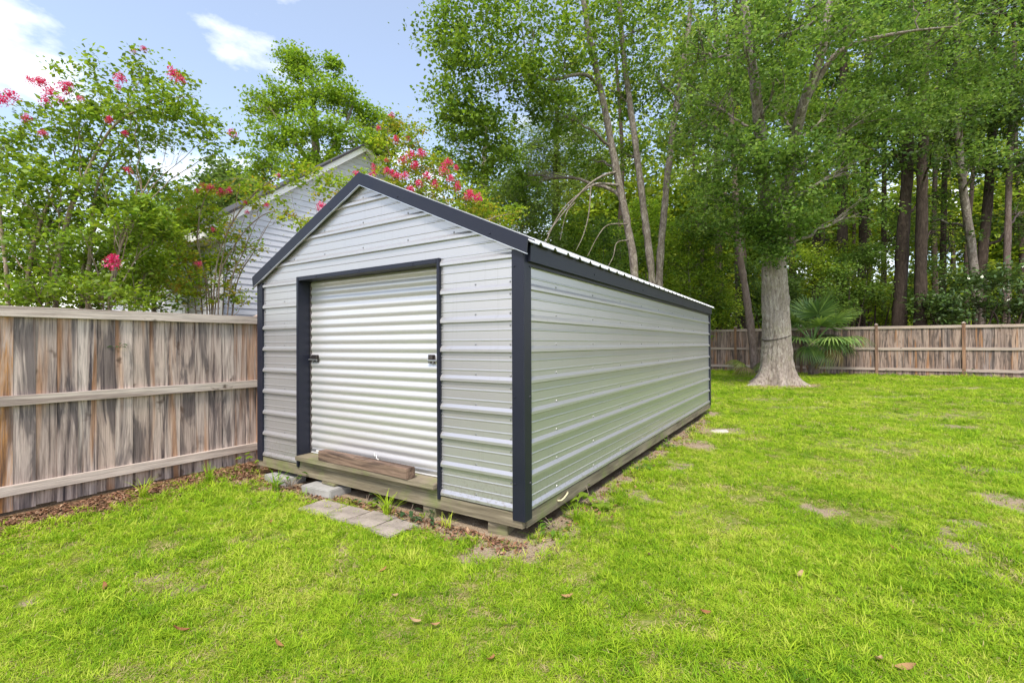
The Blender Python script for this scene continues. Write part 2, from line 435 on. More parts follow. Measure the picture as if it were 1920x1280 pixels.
# ------------------------------------------------------------------ ground
PATCH = [  # bare sandy patches in the lawn: x, y, rx, ry, strength
    (-0.06, 3.12, .36, .16, 1.0), (3.57, 3.74, .26, .17, 1.2), (3.03, 3.21, .22, .15, .9), (2.11, 2.39, .12, .08, 1.0), (3.3, 3.5, .25, .2, .6),
    (2.61, 3.93, .15, .11, .9), (3.3, 7.6, .7, .32, 1.0), (4.46, 4.17, .45, .28, 1.0), (2.85, 2.75, .16, .1, .7), (7.17, 7.87, .9, .5, .55), (5.3, 5.2, .5, .2, .6),
    (-2.3, 2.9, .3, .14, .75), (-1.9, 2.62, .2, .08, .8), (-2.75, 2.75, .2, .1, .7), (-1.55, 3.35, .25, .12, .6), (1.5, 3.95, .2, .12, .5), (-1.2, 3.2, .22, .1, .5),
    (8.3, 14.1, 1.5, .75, .8), (9.3, 11.6, 1.4, .4, .55), (6.2, 10.2, .9, .4, .5), (12.2, 12.8, 1.6, .3, .5), (5.5, 6.5, 2.0, .8, .40), (4.0, 5.0, .9, .4, .38), (8.0, 9.0, 2.2, .7, .42), (11.0, 10.5, 2.0, .6, .4), (6.5, 11.6, 1.6, .5, .4), (1.15, 4.3, .22, .3, .7), (1.9, 5.4, .25, .5, .7), (2.6, 6.6, .3, .6, .7)]
def bare_mask(X, Y):
    X = np.asarray(X, dtype=float); Y = np.asarray(Y, dtype=float)
    wx = X + 0.30 * (vnoise(X, Y, 5.0) - .5) + .14 * (vnoise(X + 5, Y, 14.0) - .5); wy = Y + 0.30 * (vnoise(X + 31, Y + 17, 5.0) - .5) + .14 * (vnoise(X, Y + 8, 14.0) - .5)
    b = np.zeros_like(X)
    for (cx, cy, rx, ry, s) in PATCH:
        d = np.sqrt(((wx - cx) / rx) ** 2 + ((wy - cy) / ry) ** 2)
        b = np.maximum(b, 1.0 * s * (1 - smooth(0.35, 1.3, d)))
    lx, ly = toL(wx, wy)
    front = (1 - smooth(0.12, 0.36, -ly)) * (ly < 0.1) * smooth(-4.1, -3.7, lx) * (1 - smooth(0.0, 0.25, lx))
    side = (1 - smooth(0.08, 0.34, lx)) * (lx > -0.1) * smooth(-0.3, 0.0, ly) * (1 - smooth(7.4, 8.0, ly)) * (0.45 + 0.5 * vnoise(X, Y, 1.7))
    under = ((lx > -3.5) & (lx < 0.05) & (ly > 0) & (ly < 7.5)) * 1.0
    b = np.maximum.reduce([b, front * 0.95, side, under, thin_mask(X, Y) * .42])
    return np.clip(b, 0, 1)
def thin_mask(X, Y):
    t = vnoise(X, Y, 2.2) * .45 + vnoise(X + 9, Y + 4, 6.0) * .35 + vnoise(X + 3, Y + 7, 15.0) * .2
    return np.clip((t - .56) * 4.5, 0, .8)
def litter_mask(X, Y):
    X = np.asarray(X, dtype=float); Y = np.asarray(Y, dtype=float)
    lx, ly = toL(X, Y)
    w = 0.25 * (vnoise(X, Y, 2.5) - .5)
    fence = (1 - smooth(0.45, 0.85, lx + 4.06 + w)) * (ly < 19)
    woods = smooth(18.7, 19.1, ly + w)
    under = ((lx > -3.5) & (lx < -0.03) & (ly > 0.12) & (ly < 7.5)) * 0.8
    return np.clip(np.maximum.reduce([fence, woods, under]), 0, 1)

def axis_coords(lo, hi, step, far):
    near = np.arange(lo, hi + 1e-6, step)
    a = lo - np.geomspace(0.3, far, 22)[::-1]; b = hi + np.geomspace(0.3, far, 22)
    return np.concatenate([a, near, b])
gx = axis_coords(-9, 20, 0.11, 700); gy = axis_coords(-1, 24, 0.11, 700)
GX, GY = np.meshgrid(gx, gy)
GZ = ground_z(GX, GY)
nxg, nyg = len(gx), len(gy)
idx = np.arange(nxg * nyg).reshape(nyg, nxg)
GQ = np.stack([idx[:-1, :-1], idx[:-1, 1:], idx[1:, 1:], idx[1:, :-1]], -1).reshape(-1, 4)
ground = np_mesh('ground', np.stack([GX, GY, GZ], -1).reshape(-1, 3), GQ, MAT['ground'], smooth_=True)
for nm, fn in (('bare', bare_mask), ('litter', litter_mask)):
    a_ = ground.data.attributes.new(nm, 'FLOAT', 'POINT')
    a_.data.foreach_set('value', fn(GX.ravel(), GY.ravel()).astype(np.float32))
tag(ground, 'lawn soil and woodland floor', None, None, 'structure')

# ------------------------------------------------------------------ shed
WX = 3.386           # width of the front
LY = 7.40            # length of the side
RZ0, RP = 0.231, 0.2286
ROOF_PEAK, ROOF_SL, MIDX = 2.955, 0.457, -1.693
def roof_z(x): return ROOF_PEAK - ROOF_SL * abs(x - MIDX)
shed = empty('metal_shed', L(0, 0, 0), -TH, 'light grey ribbed metal shed with dark navy trim and roll-up door', 'shed')

def rib_profile(z0, z1, first):
    """(z, out) along a sheet with major ribs every 9 inches and two minor ribs between"""
    P = [(z0, 0.0)]
    k = -12
    while True:
        zc = first + k * RP
        if zc - 0.03 > z1: break
        for dz, o in ((-0.021, 0.0), (-0.011, 0.019), (0.009, 0.019), (0.034, 0.0)):
            P.append((zc + dz, o))
        for fr in (1 / 3, 2 / 3):
            zm = zc + RP * fr
            for dz, o in ((-0.008, 0.0), (-0.003, 0.0022), (0.003, 0.0022), (0.008, 0.0)):
                P.append((zm + dz, o))
        k += 1
    P = [p for p in P if z0 <= p[0] <= z1]
    if P[0][0] > z0 + 1e-6: P.insert(0, (z0, 0.0))
    P.append((z1, 0.0))
    return P
def sheet(name, prof, xl, xr, place, flip=False):
    """xl, xr: functions of z giving the ends of the sheet; place(x, out, z) -> local point"""
    b = MB()
    for (z, o) in prof:
        b.v.append(place(xl(z), o, z)); b.v.append(place(xr(z), o, z))
    for i in range(len(prof) - 1):
        b.f.append((2 * i, 2 * i + 1, 2 * i + 3, 2 * i + 2))
    me = b.mesh(name); me.materials.append(MAT['siding'])
    o = link_mesh(name, me, None, shed)
    return o
fr = lambda x, o, z: (x, -o, z)
sheet('front_siding', rib_profile(0.212, 2.104, RZ0), lambda z: -WX + .01, lambda z: -2.66, fr)
sheet('front_siding', rib_profile(0.212, 2.104, RZ0), lambda z: -0.78, lambda z: -0.01, fr)
zt = 2.90
sheet('gable_siding', rib_profile(2.104, zt, 2.262), lambda z: max(-WX + .01, MIDX - (ROOF_PEAK - .015 - z) / ROOF_SL), lambda z: min(-0.01, MIDX + (ROOF_PEAK - .015 - z) / ROOF_SL), fr)
sheet('side_siding', rib_profile(0.212, 2.09, RZ0), lambda z: 0.01, lambda z: LY - .01, lambda y, o, z: (o, y, z))
sheet('side_siding', rib_profile(0.212, 2.09, RZ0), lambda z: LY - .01, lambda z: 0.01, lambda y, o, z: (-WX - o, y, z))
sheet('back_siding', rib_profile(0.212, 2.104, RZ0), lambda z: -0.01, lambda z: -WX + .01, lambda x, o, z: (x, LY + o, z))
sheet('gable_siding', rib_profile(2.104, zt, 2.262), lambda z: min(-0.01, MIDX + (ROOF_PEAK - .015 - z) / ROOF_SL), lambda z: max(-WX + .01, MIDX - (ROOF_PEAK - .015 - z) / ROOF_SL), lambda x, o, z: (x, LY + o, z))

# corner trims: L-shaped folded sheet
def ltrim(cx, cy, sx, sy, z0, z1):
    w, p, t = 0.078, 0.024, 0.004
    pr = [(p, p), (p, -w), (p - t, -w), (p - t, p - t), (-w, p - t), (-w, p)]
    # slight rounding of the fold
    pr = [(p, p - 0.006), (p, -w), (p - t - .02, -w), (p - t - .02, p - t - .02), (-w, p - t - .02), (-w, p), (p - 0.006, p)]
    ring = [(cx + sx * a, cy + sy * b) for a, b in pr]
    MB().hexa([(a, b, z0) for a, b in ring], [(a, b, z1) for a, b in ring]).build('corner_trim', MAT['trim'], shed)
ltrim(0, 0, 1, -1, 0.158, 2.10)
ltrim(-WX, 0, -1, -1, 0.165, 2.10)
ltrim(0, LY, 1, 1, 0.165, 2.10)
ltrim(-WX, LY, -1, 1, 0.165, 2.10)

# roof: two ribbed sheets, ribs running down the slope
def roof_sheet(side):
    xe = 0.085 if side > 0 else -WX - 0.085
    pr = [(-0.02, 0.0)]
    y = 0.12
    while y < LY + 0.10:
        pr += [(y - .03, 0.0), (y - .012, .02), (y + .012, .02), (y + .03, 0.0)]
        y += RP
    pr.append((LY + 0.16, 0.0))
    pr = sorted(p for p in pr)
    b = MB()
    for th in (0.0, -0.008):
        for (yy, o) in pr:
            for xx in (MIDX, xe):
                b.v.append((xx, yy, roof_z(xx) + o + th))
    n = len(pr)
    for i in range(n - 1):
        b.f.append((2 * i, 2 * i + 1, 2 * i + 3, 2 * i + 2))
        b.f.append((2 * n + 2 * i, 2 * n + 2 * i + 2, 2 * n + 2 * i + 3, 2 * n + 2 * i + 1))
        b.f.append((2 * i + 1, 2 * n + 2 * i + 1, 2 * n + 2 * i + 3, 2 * i + 3))
    b.f.append((2 * n - 2, 2 * n - 1, 4 * n - 1, 4 * n - 2))
    b.f.append((0, 2 * n, 2 * n + 1, 1))
    b.build('roof_sheet', MAT['roof'], shed)
roof_sheet(1); roof_sheet(-1)
# ridge cap
cap = MB()
for s in (1, -1):
    xe = MIDX + s * 0.16
    pts = [(MIDX, ROOF_PEAK + .030), (xe, roof_z(xe) + .024), (xe, roof_z(xe) + .021), (MIDX, ROOF_PEAK + .026)]
    cap.hexa([(a, 0.03, c) for a, c in pts], [(a, LY + .17, c) for a, c in pts])
cap.build('ridge_cap', MAT['roof'], shed)
# rake trims (front and back) with pale hem
def rake(side, y0, y1, hem):
    xe = 0.072 if side > 0 else -WX - 0.072
    top = [(MIDX, ROOF_PEAK + .022), (xe, roof_z(xe) + .022)]
    dz = 0.112
    pts = [top[0], top[1], (xe - side * .012, top[1][1] - dz), (MIDX, top[0][1] - dz)]
    b = MB().hexa([(a, y0, c) for a, c in pts], [(a, y0 + .012, c) for a, c in pts])
    ptt = [(MIDX, top[0][1] - .003), (xe, top[1][1] - .003), (xe, top[1][1] - .013), (MIDX, top[0][1] - .013)]
    b.hexa([(a, y0 + .0121, c) for a, c in ptt], [(a, y1, c) for a, c in ptt])
    r = b.build('rake_trim', MAT['trim'], shed)
    if hem:
        pts = [(MIDX, top[0][1] - dz - .0005), (xe - side * .012, top[1][1] - dz - .0005), (xe - side * .012, top[1][1] - dz - .006), (MIDX, top[0][1] - dz - .006)]
        MB().hexa([(a, y0 + .001, c) for a, c in pts], [(a, y0 + .02, c) for a, c in pts]).build('hem', MAT['alu'], r)
rake(1, -0.05, 0.06, True); rake(-1, -0.05, 0.06, True)
# soffit closers behind the rake
# eave trims
for s in (1, -1):
    xa, xb = (0.024, 0.052) if s > 0 else (-WX - .052, -WX - .024)
    e = MB().box(xa, xb, 0.026, LY - .02, 2.012, roof_z(xb if s > 0 else xa) - .010)
    e.build('eave_trim', MAT['trim'], shed)
    MB().box(min(s * .0215 if s > 0 else -WX - .0215, 0 if s > 0 else -WX), max(.0215 if s > 0 else -WX, -WX - .0215 if s < 0 else 0), 0.08, LY - .08, 1.985, 2.075).build('eave_shade_strip', MAT['trim'], shed)  # dark strip standing in for the shadowed gap under the eave trim

# door frame
DXL, DXR, DZT = -2.6786, -0.7626, 2.112
jt = 0.036
MB().box(DXL, DXL + jt, -0.028, 0.13, 0.185, DZT).build('door_jamb', MAT['trim'], shed, bevel=.003)
MB().box(DXR - jt + .006, DXR, -0.028, 0.13, 0.185, DZT).build('door_jamb', MAT['trim'], shed, bevel=.003)
MB().box(DXL + jt + .0005, DXR - jt + .0055, -0.0275, 0.13, DZT - .040, DZT - .0005).build('door_header', MAT['trim'], shed, bevel=.003)
# roll-up door
CY = 0.122
door = MB()
zb, ztp, pit = 0.352, 2.10, 0.0826
prof = []
z = zb
nst = 10
k = 0
while z < ztp:
    ph = (k % nst) / nst
    # rounded ridge with a flatter valley
    prof.append((z, 0.0125 * (0.5 - 0.5 * math.cos(2 * math.pi * ph)) ** 0.75))
    z += pit / nst; k += 1
for (zz, o) in prof:
    door.v.append((DXL + jt + .012, CY - o, zz)); door.v.append((DXR - jt + .004, CY - o, zz))
for i in range(len(prof) - 1):
    door.f.append((2 * i, 2 * i + 1, 2 * i + 3, 2 * i + 2))
rd = door.build('roll_up_door', MAT['curtain'], shed, smooth_=True)
MB().box(DXL + jt + .0005, DXL + jt + .0115, CY - .022, CY + .002, .30, 2.071).build('guide_track', MAT['steel'], rd)
bb = MB().box(DXL + jt + .014, DXR - jt + .004, CY - .012, CY + .004, 0.322, 0.3515).build('bottom_bar', MAT['alu'], rd, bevel=.002)
MB().box(DXL + jt + .014, DXR - jt + .004, CY - .016, CY + .004, 0.311, 0.3215).build('weather_seal', MAT['rubber'], rd)
for x in (-2.55, -1.30, -0.90):
    MB().box(x, x + .05, CY - .0135, CY - .0122, 0.330, 0.346).build('sticker', MAT['white'], rd)
# left slide latch
def latch(x0, x1, z, flip):
    lt = MB().box(x0, x1, CY - .020, CY - .0135, z - .040, z + .034).build('latch', MAT['steel'], rd, bevel=.003)
    MB().box(x0 + .014, x1 - .012, CY - .036, CY - .0205, z - .006, z + .030).build('latch_cover', MAT['steel'], lt, bevel=.004)
    w = (x1 - x0)
    MB().tube([(x0 - .03 if not flip else x0 + .005, CY - .03, z - .016), (x1 - .01 if not flip else x1 + .03, CY - .03, z - .016)], .0065, 8).build('latch_bolt', MAT['alu'], lt)
    for fx in (.25, .75):
        MB().tube([(x0 + w * fx, CY - .028, z - .031), (x0 + w * fx, CY - .0201, z - .031)], .006, 8).build('rivet', MAT['alu'], lt)
    return lt
latch(-2.615, -2.50, 1.285, False)
l2 = latch(-1.005, -0.925, 1.30, True)

# screws: too small to pick apart one by one, one mesh for each wall
def screws(name, pts, nrm, r=.0065):
    b = MB(); N = Vector(nrm)
    for p in pts:
        p = Vector(p)
        b.tube([p, p + N * .0035, p + N * .0055], [r * 1.25, r, r * .5], 6)
    o = b.build(name, MAT['trim' if name == 'trim_screws' else 'screw'], shed)
    o['kind'] = 'stuff'
sp = []
for i in range(0, 8):
    zc = RZ0 + i * RP
    for x in (-0.105, -0.42, -2.92, -3.28):
        sp.append((x, -.0005, zc + .045))
        if x in (-0.105, -3.28) and i < 8: sp.append((x, -.0005, zc - .045 if i else zc + .012))
    for x in (-.772 + .012, -2.69):
        sp.append((x, -.0005, zc + .05)); sp.append((x, -.0005, zc - .05 if i else zc + .014))
for i in range(3):
    zc = 2.262 + i * RP + .042
    for x in (-2.75, -2.25, -1.693, -1.13, -.63):
        if zc < roof_z(x) - .14: sp.append((x, -.0005, zc))
screws('front_screws', sp, (0, -1, 0))
sp = []
for i in range(0, 8):
    zc = RZ0 + i * RP
    for k in range(10):
        sp.append((.0005, .52 + k * .76, zc + .045))
screws('side_screws', sp, (1, 0, 0))
screws('trim_screws', [(-.055, -.0245, z) for z in (.42, 1.04, 1.98)] + [(-WX + .05, -.0245, z) for z in (.6, 1.3, 1.9)] + [(-.25, -.0505, roof_z(-.25) - .06), (-3.1, -.0505, roof_z(-3.1) - .06), (-1.2, -.0505, roof_z(-1.2) - .06), (-2.1, -.0505, roof_z(-2.1) - .06), (-2.35, -.028, 2.092), (-1.72, -.028, 2.092), (-1.05, -.028, 2.092)], (0, -1, 0), .006)
screws('trim_screws', [(.0245, .055, z) for z in (.42, 1.04, 1.98)] + [(.0525, 1.2 + k * 1.5, 2.06) for k in range(4)], (1, 0, 0), .006)

# timber base
MB().box(-WX - .012, 0.0005, -.014, .024, .102, .2085).build('rim_beam', MAT['beam'], shed, bevel=.004)
MB().box(-.038, .013, .0245, LY, .100, .2085).build('rim_beam', MAT['beam'], shed, bevel=.004)
MB().box(-WX - .012, -WX + .03, .0245, LY, .102, .2085).build('rim_beam', MAT['beam'], shed, bevel=.004)
MB().box(-WX, 0, LY + .0005, LY + .016, .102, .2085).build('rim_beam', MAT['beam'], shed, bevel=.004)
MB().box(DXL + jt + .001, DXR - jt + .005, -.013, .39, .209, .263).build('sill_beam', MAT['beam'], shed, bevel=.003)
MB().box(DXL + jt + .001, DXR - jt + .005, -.068, .40, .2635, .305).build('threshold', MAT['beam'], shed, bevel=.004)
MB().box(-WX + .05, -.05, .41, LY - .05, .262, .300).build('floor', MAT['beam'], shed)
for xs in (-2.9, -2.2, -1.15, -.45):      # skids under the floor
    MB().box(xs - .045, xs + .045, .03, LY - .03, .105, .207).build('skid', MAT['beam'], shed)

# ------------------------------------------------------------------ things at the door
t = MB().box(-.61, .61, -.047, .047, 0, .092)
tb = t.build('timber_block', MAT['timber'], None, bevel=.006)
X_, Y_, _ = L(-1.68, -.018, 0)
tb.location = (X_, Y_, .3055); tb.rotation_euler = (0, 0, -TH - R(1.2))
tag(tb, 'old brown square timber lying on the sill in front of the roll-up door', 'timber')
# thin kerfs across the timber
for kx in (-.30, -.08, .06, .40):
    MB().box(kx, kx + .006, -.0476, .02, .0924, .0932).build('saw_cut', MAT['cable'], tb)
st = MB().tube([L(-1.62, .055, .40), L(-1.60, .04, .445), L(-1.585, .03, .415), L(-1.56, .025, .43), L(-1.545, .02, .402), L(-1.51, .01, .3995)], .0035, 6).build('string', MAT['string'], None, True)
tag(st, 'frayed white string lying on top of the square timber', 'string')

def slab(name, lx, ly, sx, sy, h, mat, label, cat, group, rot=0, z=None):
    X, Y, _ = L(lx, ly)
    b = MB().box(-sx / 2, sx / 2, -sy / 2, sy / 2, -.03, h)
    b.v = [(x + random.uniform(-.008, .008), y + random.uniform(-.008, .008), zz) for x, y, zz in b.v]
    o = b.build(name, mat, None, bevel=.008)
    o.location = (X, Y, gz(X, Y) if z is None else z); o.rotation_euler = (R(random.uniform(-1.5, 1.5)), R(random.uniform(-1.5, 1.5)), -TH + rot)
    return tag(o, label, cat, group)
for i, (lx, ly, sx, rot, lab) in enumerate([(-1.83, -.33, .30, .04, 'paving slab farthest left of the row below the shed door'),
        (-1.53, -.32, .29, -.05, 'second paving slab from the left below the shed door'),
        (-1.235, -.30, .28, .03, 'third paving slab from the left below the shed door'),
        (-.965, -.33, .25, -.06, 'paving slab farthest right of the row, partly overgrown')]):
    slab('paving_slab', lx, ly, sx, .29, .018, MAT['paver'], lab, 'paver', 'paving slabs below the shed door', rot)
slab('concrete_block', -2.20, -.02, .40, .26, .085, MAT['concrete'], 'pale concrete block under the beam by the left door jamb', 'block', 'concrete blocks under the shed', .05, -.01)
slab('concrete_block', -2.95, .02, .40, .24, .075, MAT['concrete'], 'half hidden concrete block near the left corner of the shed', 'block', 'concrete blocks under the shed', -.04, -.02)
for lx, ly, sx, lab in [(-2.17, .06, .2, 'wooden shim on the concrete block by the left door jamb'), (-.905, .09, .13, 'wooden block under the beam below the right door jamb'), (-.25, .10, .16, 'wooden block under the near corner of the shed')]:
    zz = .078 if lx < -2 else -.005
    o = MB().box(-sx / 2, sx / 2, -.09, .09, 0, .1015 - zz).build('support_block', MAT['beam'], None, bevel=.004)
    X, Y, _ = L(lx, ly); o.location = (X, Y, zz); o.rotation_euler = (0, 0, -TH + random.uniform(-.2, .2))
    tag(o, lab, 'block', 'wooden blocks under the shed')
o = MB().tube([L(.018, .50, .165), L(.03, .54, .158), L(.036, .58, .168), L(.04, .63, .188), L(.03, .66, .192), L(.022, .655, .175)], .007, 8).build('rope', MAT['rope'], None, True)
tag(o, 'cream rope end hanging from the beam by the near corner', 'rope')
b = MB(); ring = [(.19 * math.cos(a) * (1 + .15 * math.sin(3 * a)), .12 * math.sin(a)) for a in np.linspace(0, 2 * math.pi, 13)[:-1]]
b.hexa([(x, y, -.02) for x, y in ring], [(x * .9, y * .9, .025) for x, y in ring])
o = b.build('flat_stone', MAT['stone'], None, True, bevel=.01); o.location = (3.32, 7.5, gz(3.3, 7.5)); o.rotation_euler = (0, 0, .4)
tag(o, 'pale flat stone lying in bare soil beside the shed side', 'stone')

# ------------------------------------------------------------------ fences
def make_variants(w, th, h, n):
    out = []
    for k in range(n):
        b = MB()
        rows = 5
        lean = random.uniform(-.002, .002)
        for i in range(rows + 1):
            z = h * i / rows
            bow = .004 * math.sin(i * 1.3 + k)
            wob = random.uniform(-.0005, .0005)
            b.v += [(-w / 2 + wob, -th / 2 + bow, z), (w / 2 + wob, -th / 2 + bow + lean, z), (w / 2 + wob, th / 2 + bow + lean, z), (-w / 2 + wob, th / 2 + bow, z)]
        for i in range(rows):
            for j in range(4):
                j2 = (j + 1) % 4
                b.f.append((4 * i + j, 4 * i + j2, 4 * i + 4 + j2, 4 * i + 4 + j))
        b.f.append((3, 2, 1, 0)); b.f.append((4 * rows, 4 * rows + 1, 4 * rows + 2, 4 * rows + 3))
        out.append(b.mesh('picket'))
    return out
def fence(name, start, direction, length, label, rail_z, rail_h, h, posts, post_h, mats, rail_th=.038, pitch=.14, zg=None, phase=0.0):
    """start: world xy; direction: angle of the run; local x runs along the fence, local -y faces the yard"""
    root = empty(name, (start[0], start[1], 0), direction, label, 'fence')
    ca, sa = math.cos(direction), math.sin(direction)
    var = make_variants(pitch - .002, .019, h, 5)
    for me in var: me.materials.append(MAT[mats[0]])
    n = int(length / pitch)
    for i in range(n):
        x = phase + (i + .5) * pitch
        zz = zg(x)
        o = link_mesh('picket', random.choice(var), None, root, (x, (.012 + random.uniform(-.005, .006)), zz + random.uniform(-.01, .006)), (0, random.uniform(-.0008, .0008), 0))
    edges = sorted(posts)
    for a, b_ in zip(edges[:-1], edges[1:]):
        for z_, hh in zip(rail_z, rail_h):
            m0, m1 = zg(a), zg(b_)
            xa, xb = a + .047, b_ - .047
            z0, z1 = m0 + z_ + random.uniform(-.006, .006), m1 + z_ + random.uniform(-.006, .006)
            b = MB(); th = rail_th
            mid = (xb - xa) / 2
            b.hexa([(-mid, -th, -hh), (mid, -th, -hh + z1 - z0), (mid, 0, -hh + z1 - z0), (-mid, 0, -hh)], [(-mid, -th, 0), (mid, -th, z1 - z0), (mid, 0, z1 - z0), (-mid, 0, 0)])
            b.build('rail', MAT[mats[1]], root, bevel=.003, loc=(xa + mid, 0, z0))
    for pxx in edges:
        b = MB().box(-.045, .045, -.052, .038, -.1, post_h)
        p = b.build('post', MAT[mats[2]], root, bevel=.004, loc=(pxx, -.0, zg(pxx)))
        c = MB().hexa([(-.058, -.065, post_h + .0005), (.058, -.065, post_h + .0005), (.058, .051, post_h + .0005), (-.058, .051, post_h + .0005)], [(-.052, -.059, post_h + .02), (.052, -.059, post_h + .02), (.052, .045, post_h + .02), (-.052, .045, post_h + .02)])
        c.hexa([(-.046, -.053, post_h + .0203), (.046, -.053, post_h + .0203), (.046, .039, post_h + .0203), (-.046, .039, post_h + .0203)], [(-.008, -.012, post_h + .05), (.008, -.012, post_h + .05), (.008, .002, post_h + .05), (-.008, .002, post_h + .05)])
        c.build('post_cap', MAT[mats[2] if mats[2] != 'post' else 'brail'], p)
    return root
# left fence, from beyond the left edge of the picture to behind the shed
LA = R(34.4642)
ldx, ldy = math.sin(LA), math.cos(LA)
sx0, sy0 = -4.33318 - ldx * .14 * 36, 4.06248 - ldy * .14 * 36
wdir = math.atan2(ldy, ldx)
fence('wooden_fence', (sx0, sy0), wdir, 9.8, 'weathered grey picket fence running along the left to the shed corner', (1.773, .993, .225), (.092, .088, .088), 1.74,
      (-.04, 2.36, 4.76, 7.16, 9.7), 1.765, ('picket', 'rail', 'post'), zg=lambda x: 0.0)
MAT['orange'] = wood_mat('unweathered_orange_picket', 0, (0.58, 0.48, 0.43), (0.52, 0.27, 0.10), (0.12, 0.08, 0.07), 1.0)
for o in list(bpy.data.objects):
    if o.name.startswith('picket') and abs(o.location.x - 35.5 * .14) < .01:
        o.data = o.data.copy(); o.data.materials[0] = MAT['orange']; o['label'] = 'picket with a bright orange unweathered streak'
# back fence
b0 = L(-6.0, 19.25)
fence('wooden_fence', (b0[0], b0[1]), -TH, 21.0, 'brown weathered picket fence across the back of the lawn below the woods', (1.80, 1.02, .27), (.10, .10, .10), 1.78,
      tuple(9.85 + 2.40 * k for k in range(-4, 5)), 1.86, ('bpicket', 'brail', 'post'), zg=lambda x: .225 if x < 12 else .225 - .004 * (x - 12))

# ------------------------------------------------------------------ neighbour's house
HTH = R(38.5)
house = empty('neighbour_house', (-3.217, 10.153, 0), -HTH, 'pale lilac grey sided house gable with white rake boards behind the left fence', 'house')
HW, HP, HD, HS = 2.75, 5.63, 9.0, .768      # half width, peak of the wall, depth away from us, roof slope
HE = HP - HS * HW
EXPO = .108
def lap(name, pts_fn, z0, z1, step):
    z = z0
    while z < z1 - .01:
        zz = min(z + step, z1)
        a0, a1 = pts_fn(z); b0_, b1_ = pts_fn(zz)
        yield z, zz, a0, a1, b0_, b1_
        z += step
core = MB()
ring = [(-HW, 0), (HW, 0), (HW, HE), (0, HP), (-HW, HE)]
core.hexa([(-.02, y, z) for y, z in ring], [(-HD, y, z) for y, z in ring])
core.build('wall', MAT['vinyl'], house)
gspan = lambda z: (-HW, HW) if z <= HE else (-(HP - z) / HS, (HP - z) / HS)
for z, zz, a0, a1, c0, c1 in lap('g', gspan, .45, HP - .02, EXPO):
    b = MB()     # each board leans out at its lower edge
    b.hexa([(-.0195, a0, z), (.014, a0, z), (.014, a1, z), (-.0195, a1, z)], [(-.0195, c0, zz), (.001, c0, zz), (.001, c1, zz), (-.0195, c1, zz)])
    b.build('siding_board', MAT['vinyl'], house)
for z, zz, a0, a1, c0, c1 in lap('s', lambda z: (-HD, -.03), .45, HE - .02, EXPO):
    b = MB()
    b.hexa([(a0, -HW - .014, z), (a1, -HW - .014, z), (a1, -HW - .0005, z), (a0, -HW - .0005, z)], [(a0, -HW - .001, zz), (a1, -HW - .001, zz), (a1, -HW - .0005, zz), (a0, -HW - .0005, zz)])
    b.build('siding_board', MAT['vinyl'], house)
MB().box(-.06, .03, -HW - .035, -HW - .0145, .4, HE).build('corner_board', MAT['white'], house)
OV, FO = .32, .15      # eave and gable overhangs
for s in (-1, 1):
    e = s * (HW + OV); ze = HE - HS * OV
    up = .16
    rf = MB()
    pts = [(0, HP + up), (e, ze + up), (e, ze + up - .05), (0, HP + up - .05)]
    rf.hexa([(FO + .03, y, z) for y, z in pts], [(-HD - FO, y, z) for y, z in pts])
    rf.build('roof', MAT['shingle'], house)
    pts = [(0, HP + up - .052), (e, ze + up - .052), (e, ze - .02), (0, HP - .02)]
    MB().hexa([(FO, y, z) for y, z in pts], [(FO - .025, y, z) for y, z in pts]).build('rake_board', MAT['white'], house)
    pts = [(0, HP + .02), (e, ze + .02), (e, ze + .004), (0, HP + .004)]
    MB().hexa([(FO - .026, y, z) for y, z in pts], [(.016, y, z) for y, z in pts]).build('soffit', MAT['white'], house)
    MB().box(-HD - FO, FO - .03, min(e, e - s * .02), max(e, e - s * .02), ze - .06, ze + .10).build('fascia', MAT['white'], house)
    MB().box(-HD - FO, .02, min(s * (HW + .016), e - s * .021), max(s * (HW + .016), e - s * .021), ze - .055, ze - .04).build('soffit', MAT['white'], house)
# side window facing the front of the lot
for wx in (-2.2, -5.4):
    w = MB().box(wx - .5, wx + .5, -HW - .04, -HW - .0145, 1.5, 2.9).build('window', MAT['white'], house)
    for (x0, x1, z0, z1) in ((wx - .43, wx + .43, 1.57, 2.17), (wx - .43, wx + .43, 2.23, 2.83)):
        MB().box(x0, x1, -HW - .047, -HW - .041, z0, z1).build('pane', MAT['glass'], w)

# a pale house glimpsed through the woods
fh = empty('far_house', at(1775, 640, 46)[:2] + (0.2,), R(-20), 'white house glimpsed through the woods above the back fence', 'house')
MB().box(-6, 6, 0, 7, 0, 3.6).build('wall', MAT['white'], fh)
MB().hexa([(-6.4, -.4, 3.61), (6.4, -.4, 3.61), (6.4, 7.4, 3.61), (-6.4, 7.4, 3.61)], [(-6.4, 3.4, 6.0), (6.4, 3.4, 6.0), (6.4, 3.6, 6.0), (-6.4, 3.6, 6.0)]).build('roof', MAT['shingle'], fh)
for wx in (-4, -1.2, 1.6, 4.4):
    w = MB().box(wx - .55, wx + .55, -.06, -.005, 1.0, 2.5).build('window', MAT['rubber'], fh)
    MB().box(wx - .47, wx + .47, -.075, -.061, 1.08, 2.42).build('pane', MAT['glass'], w)

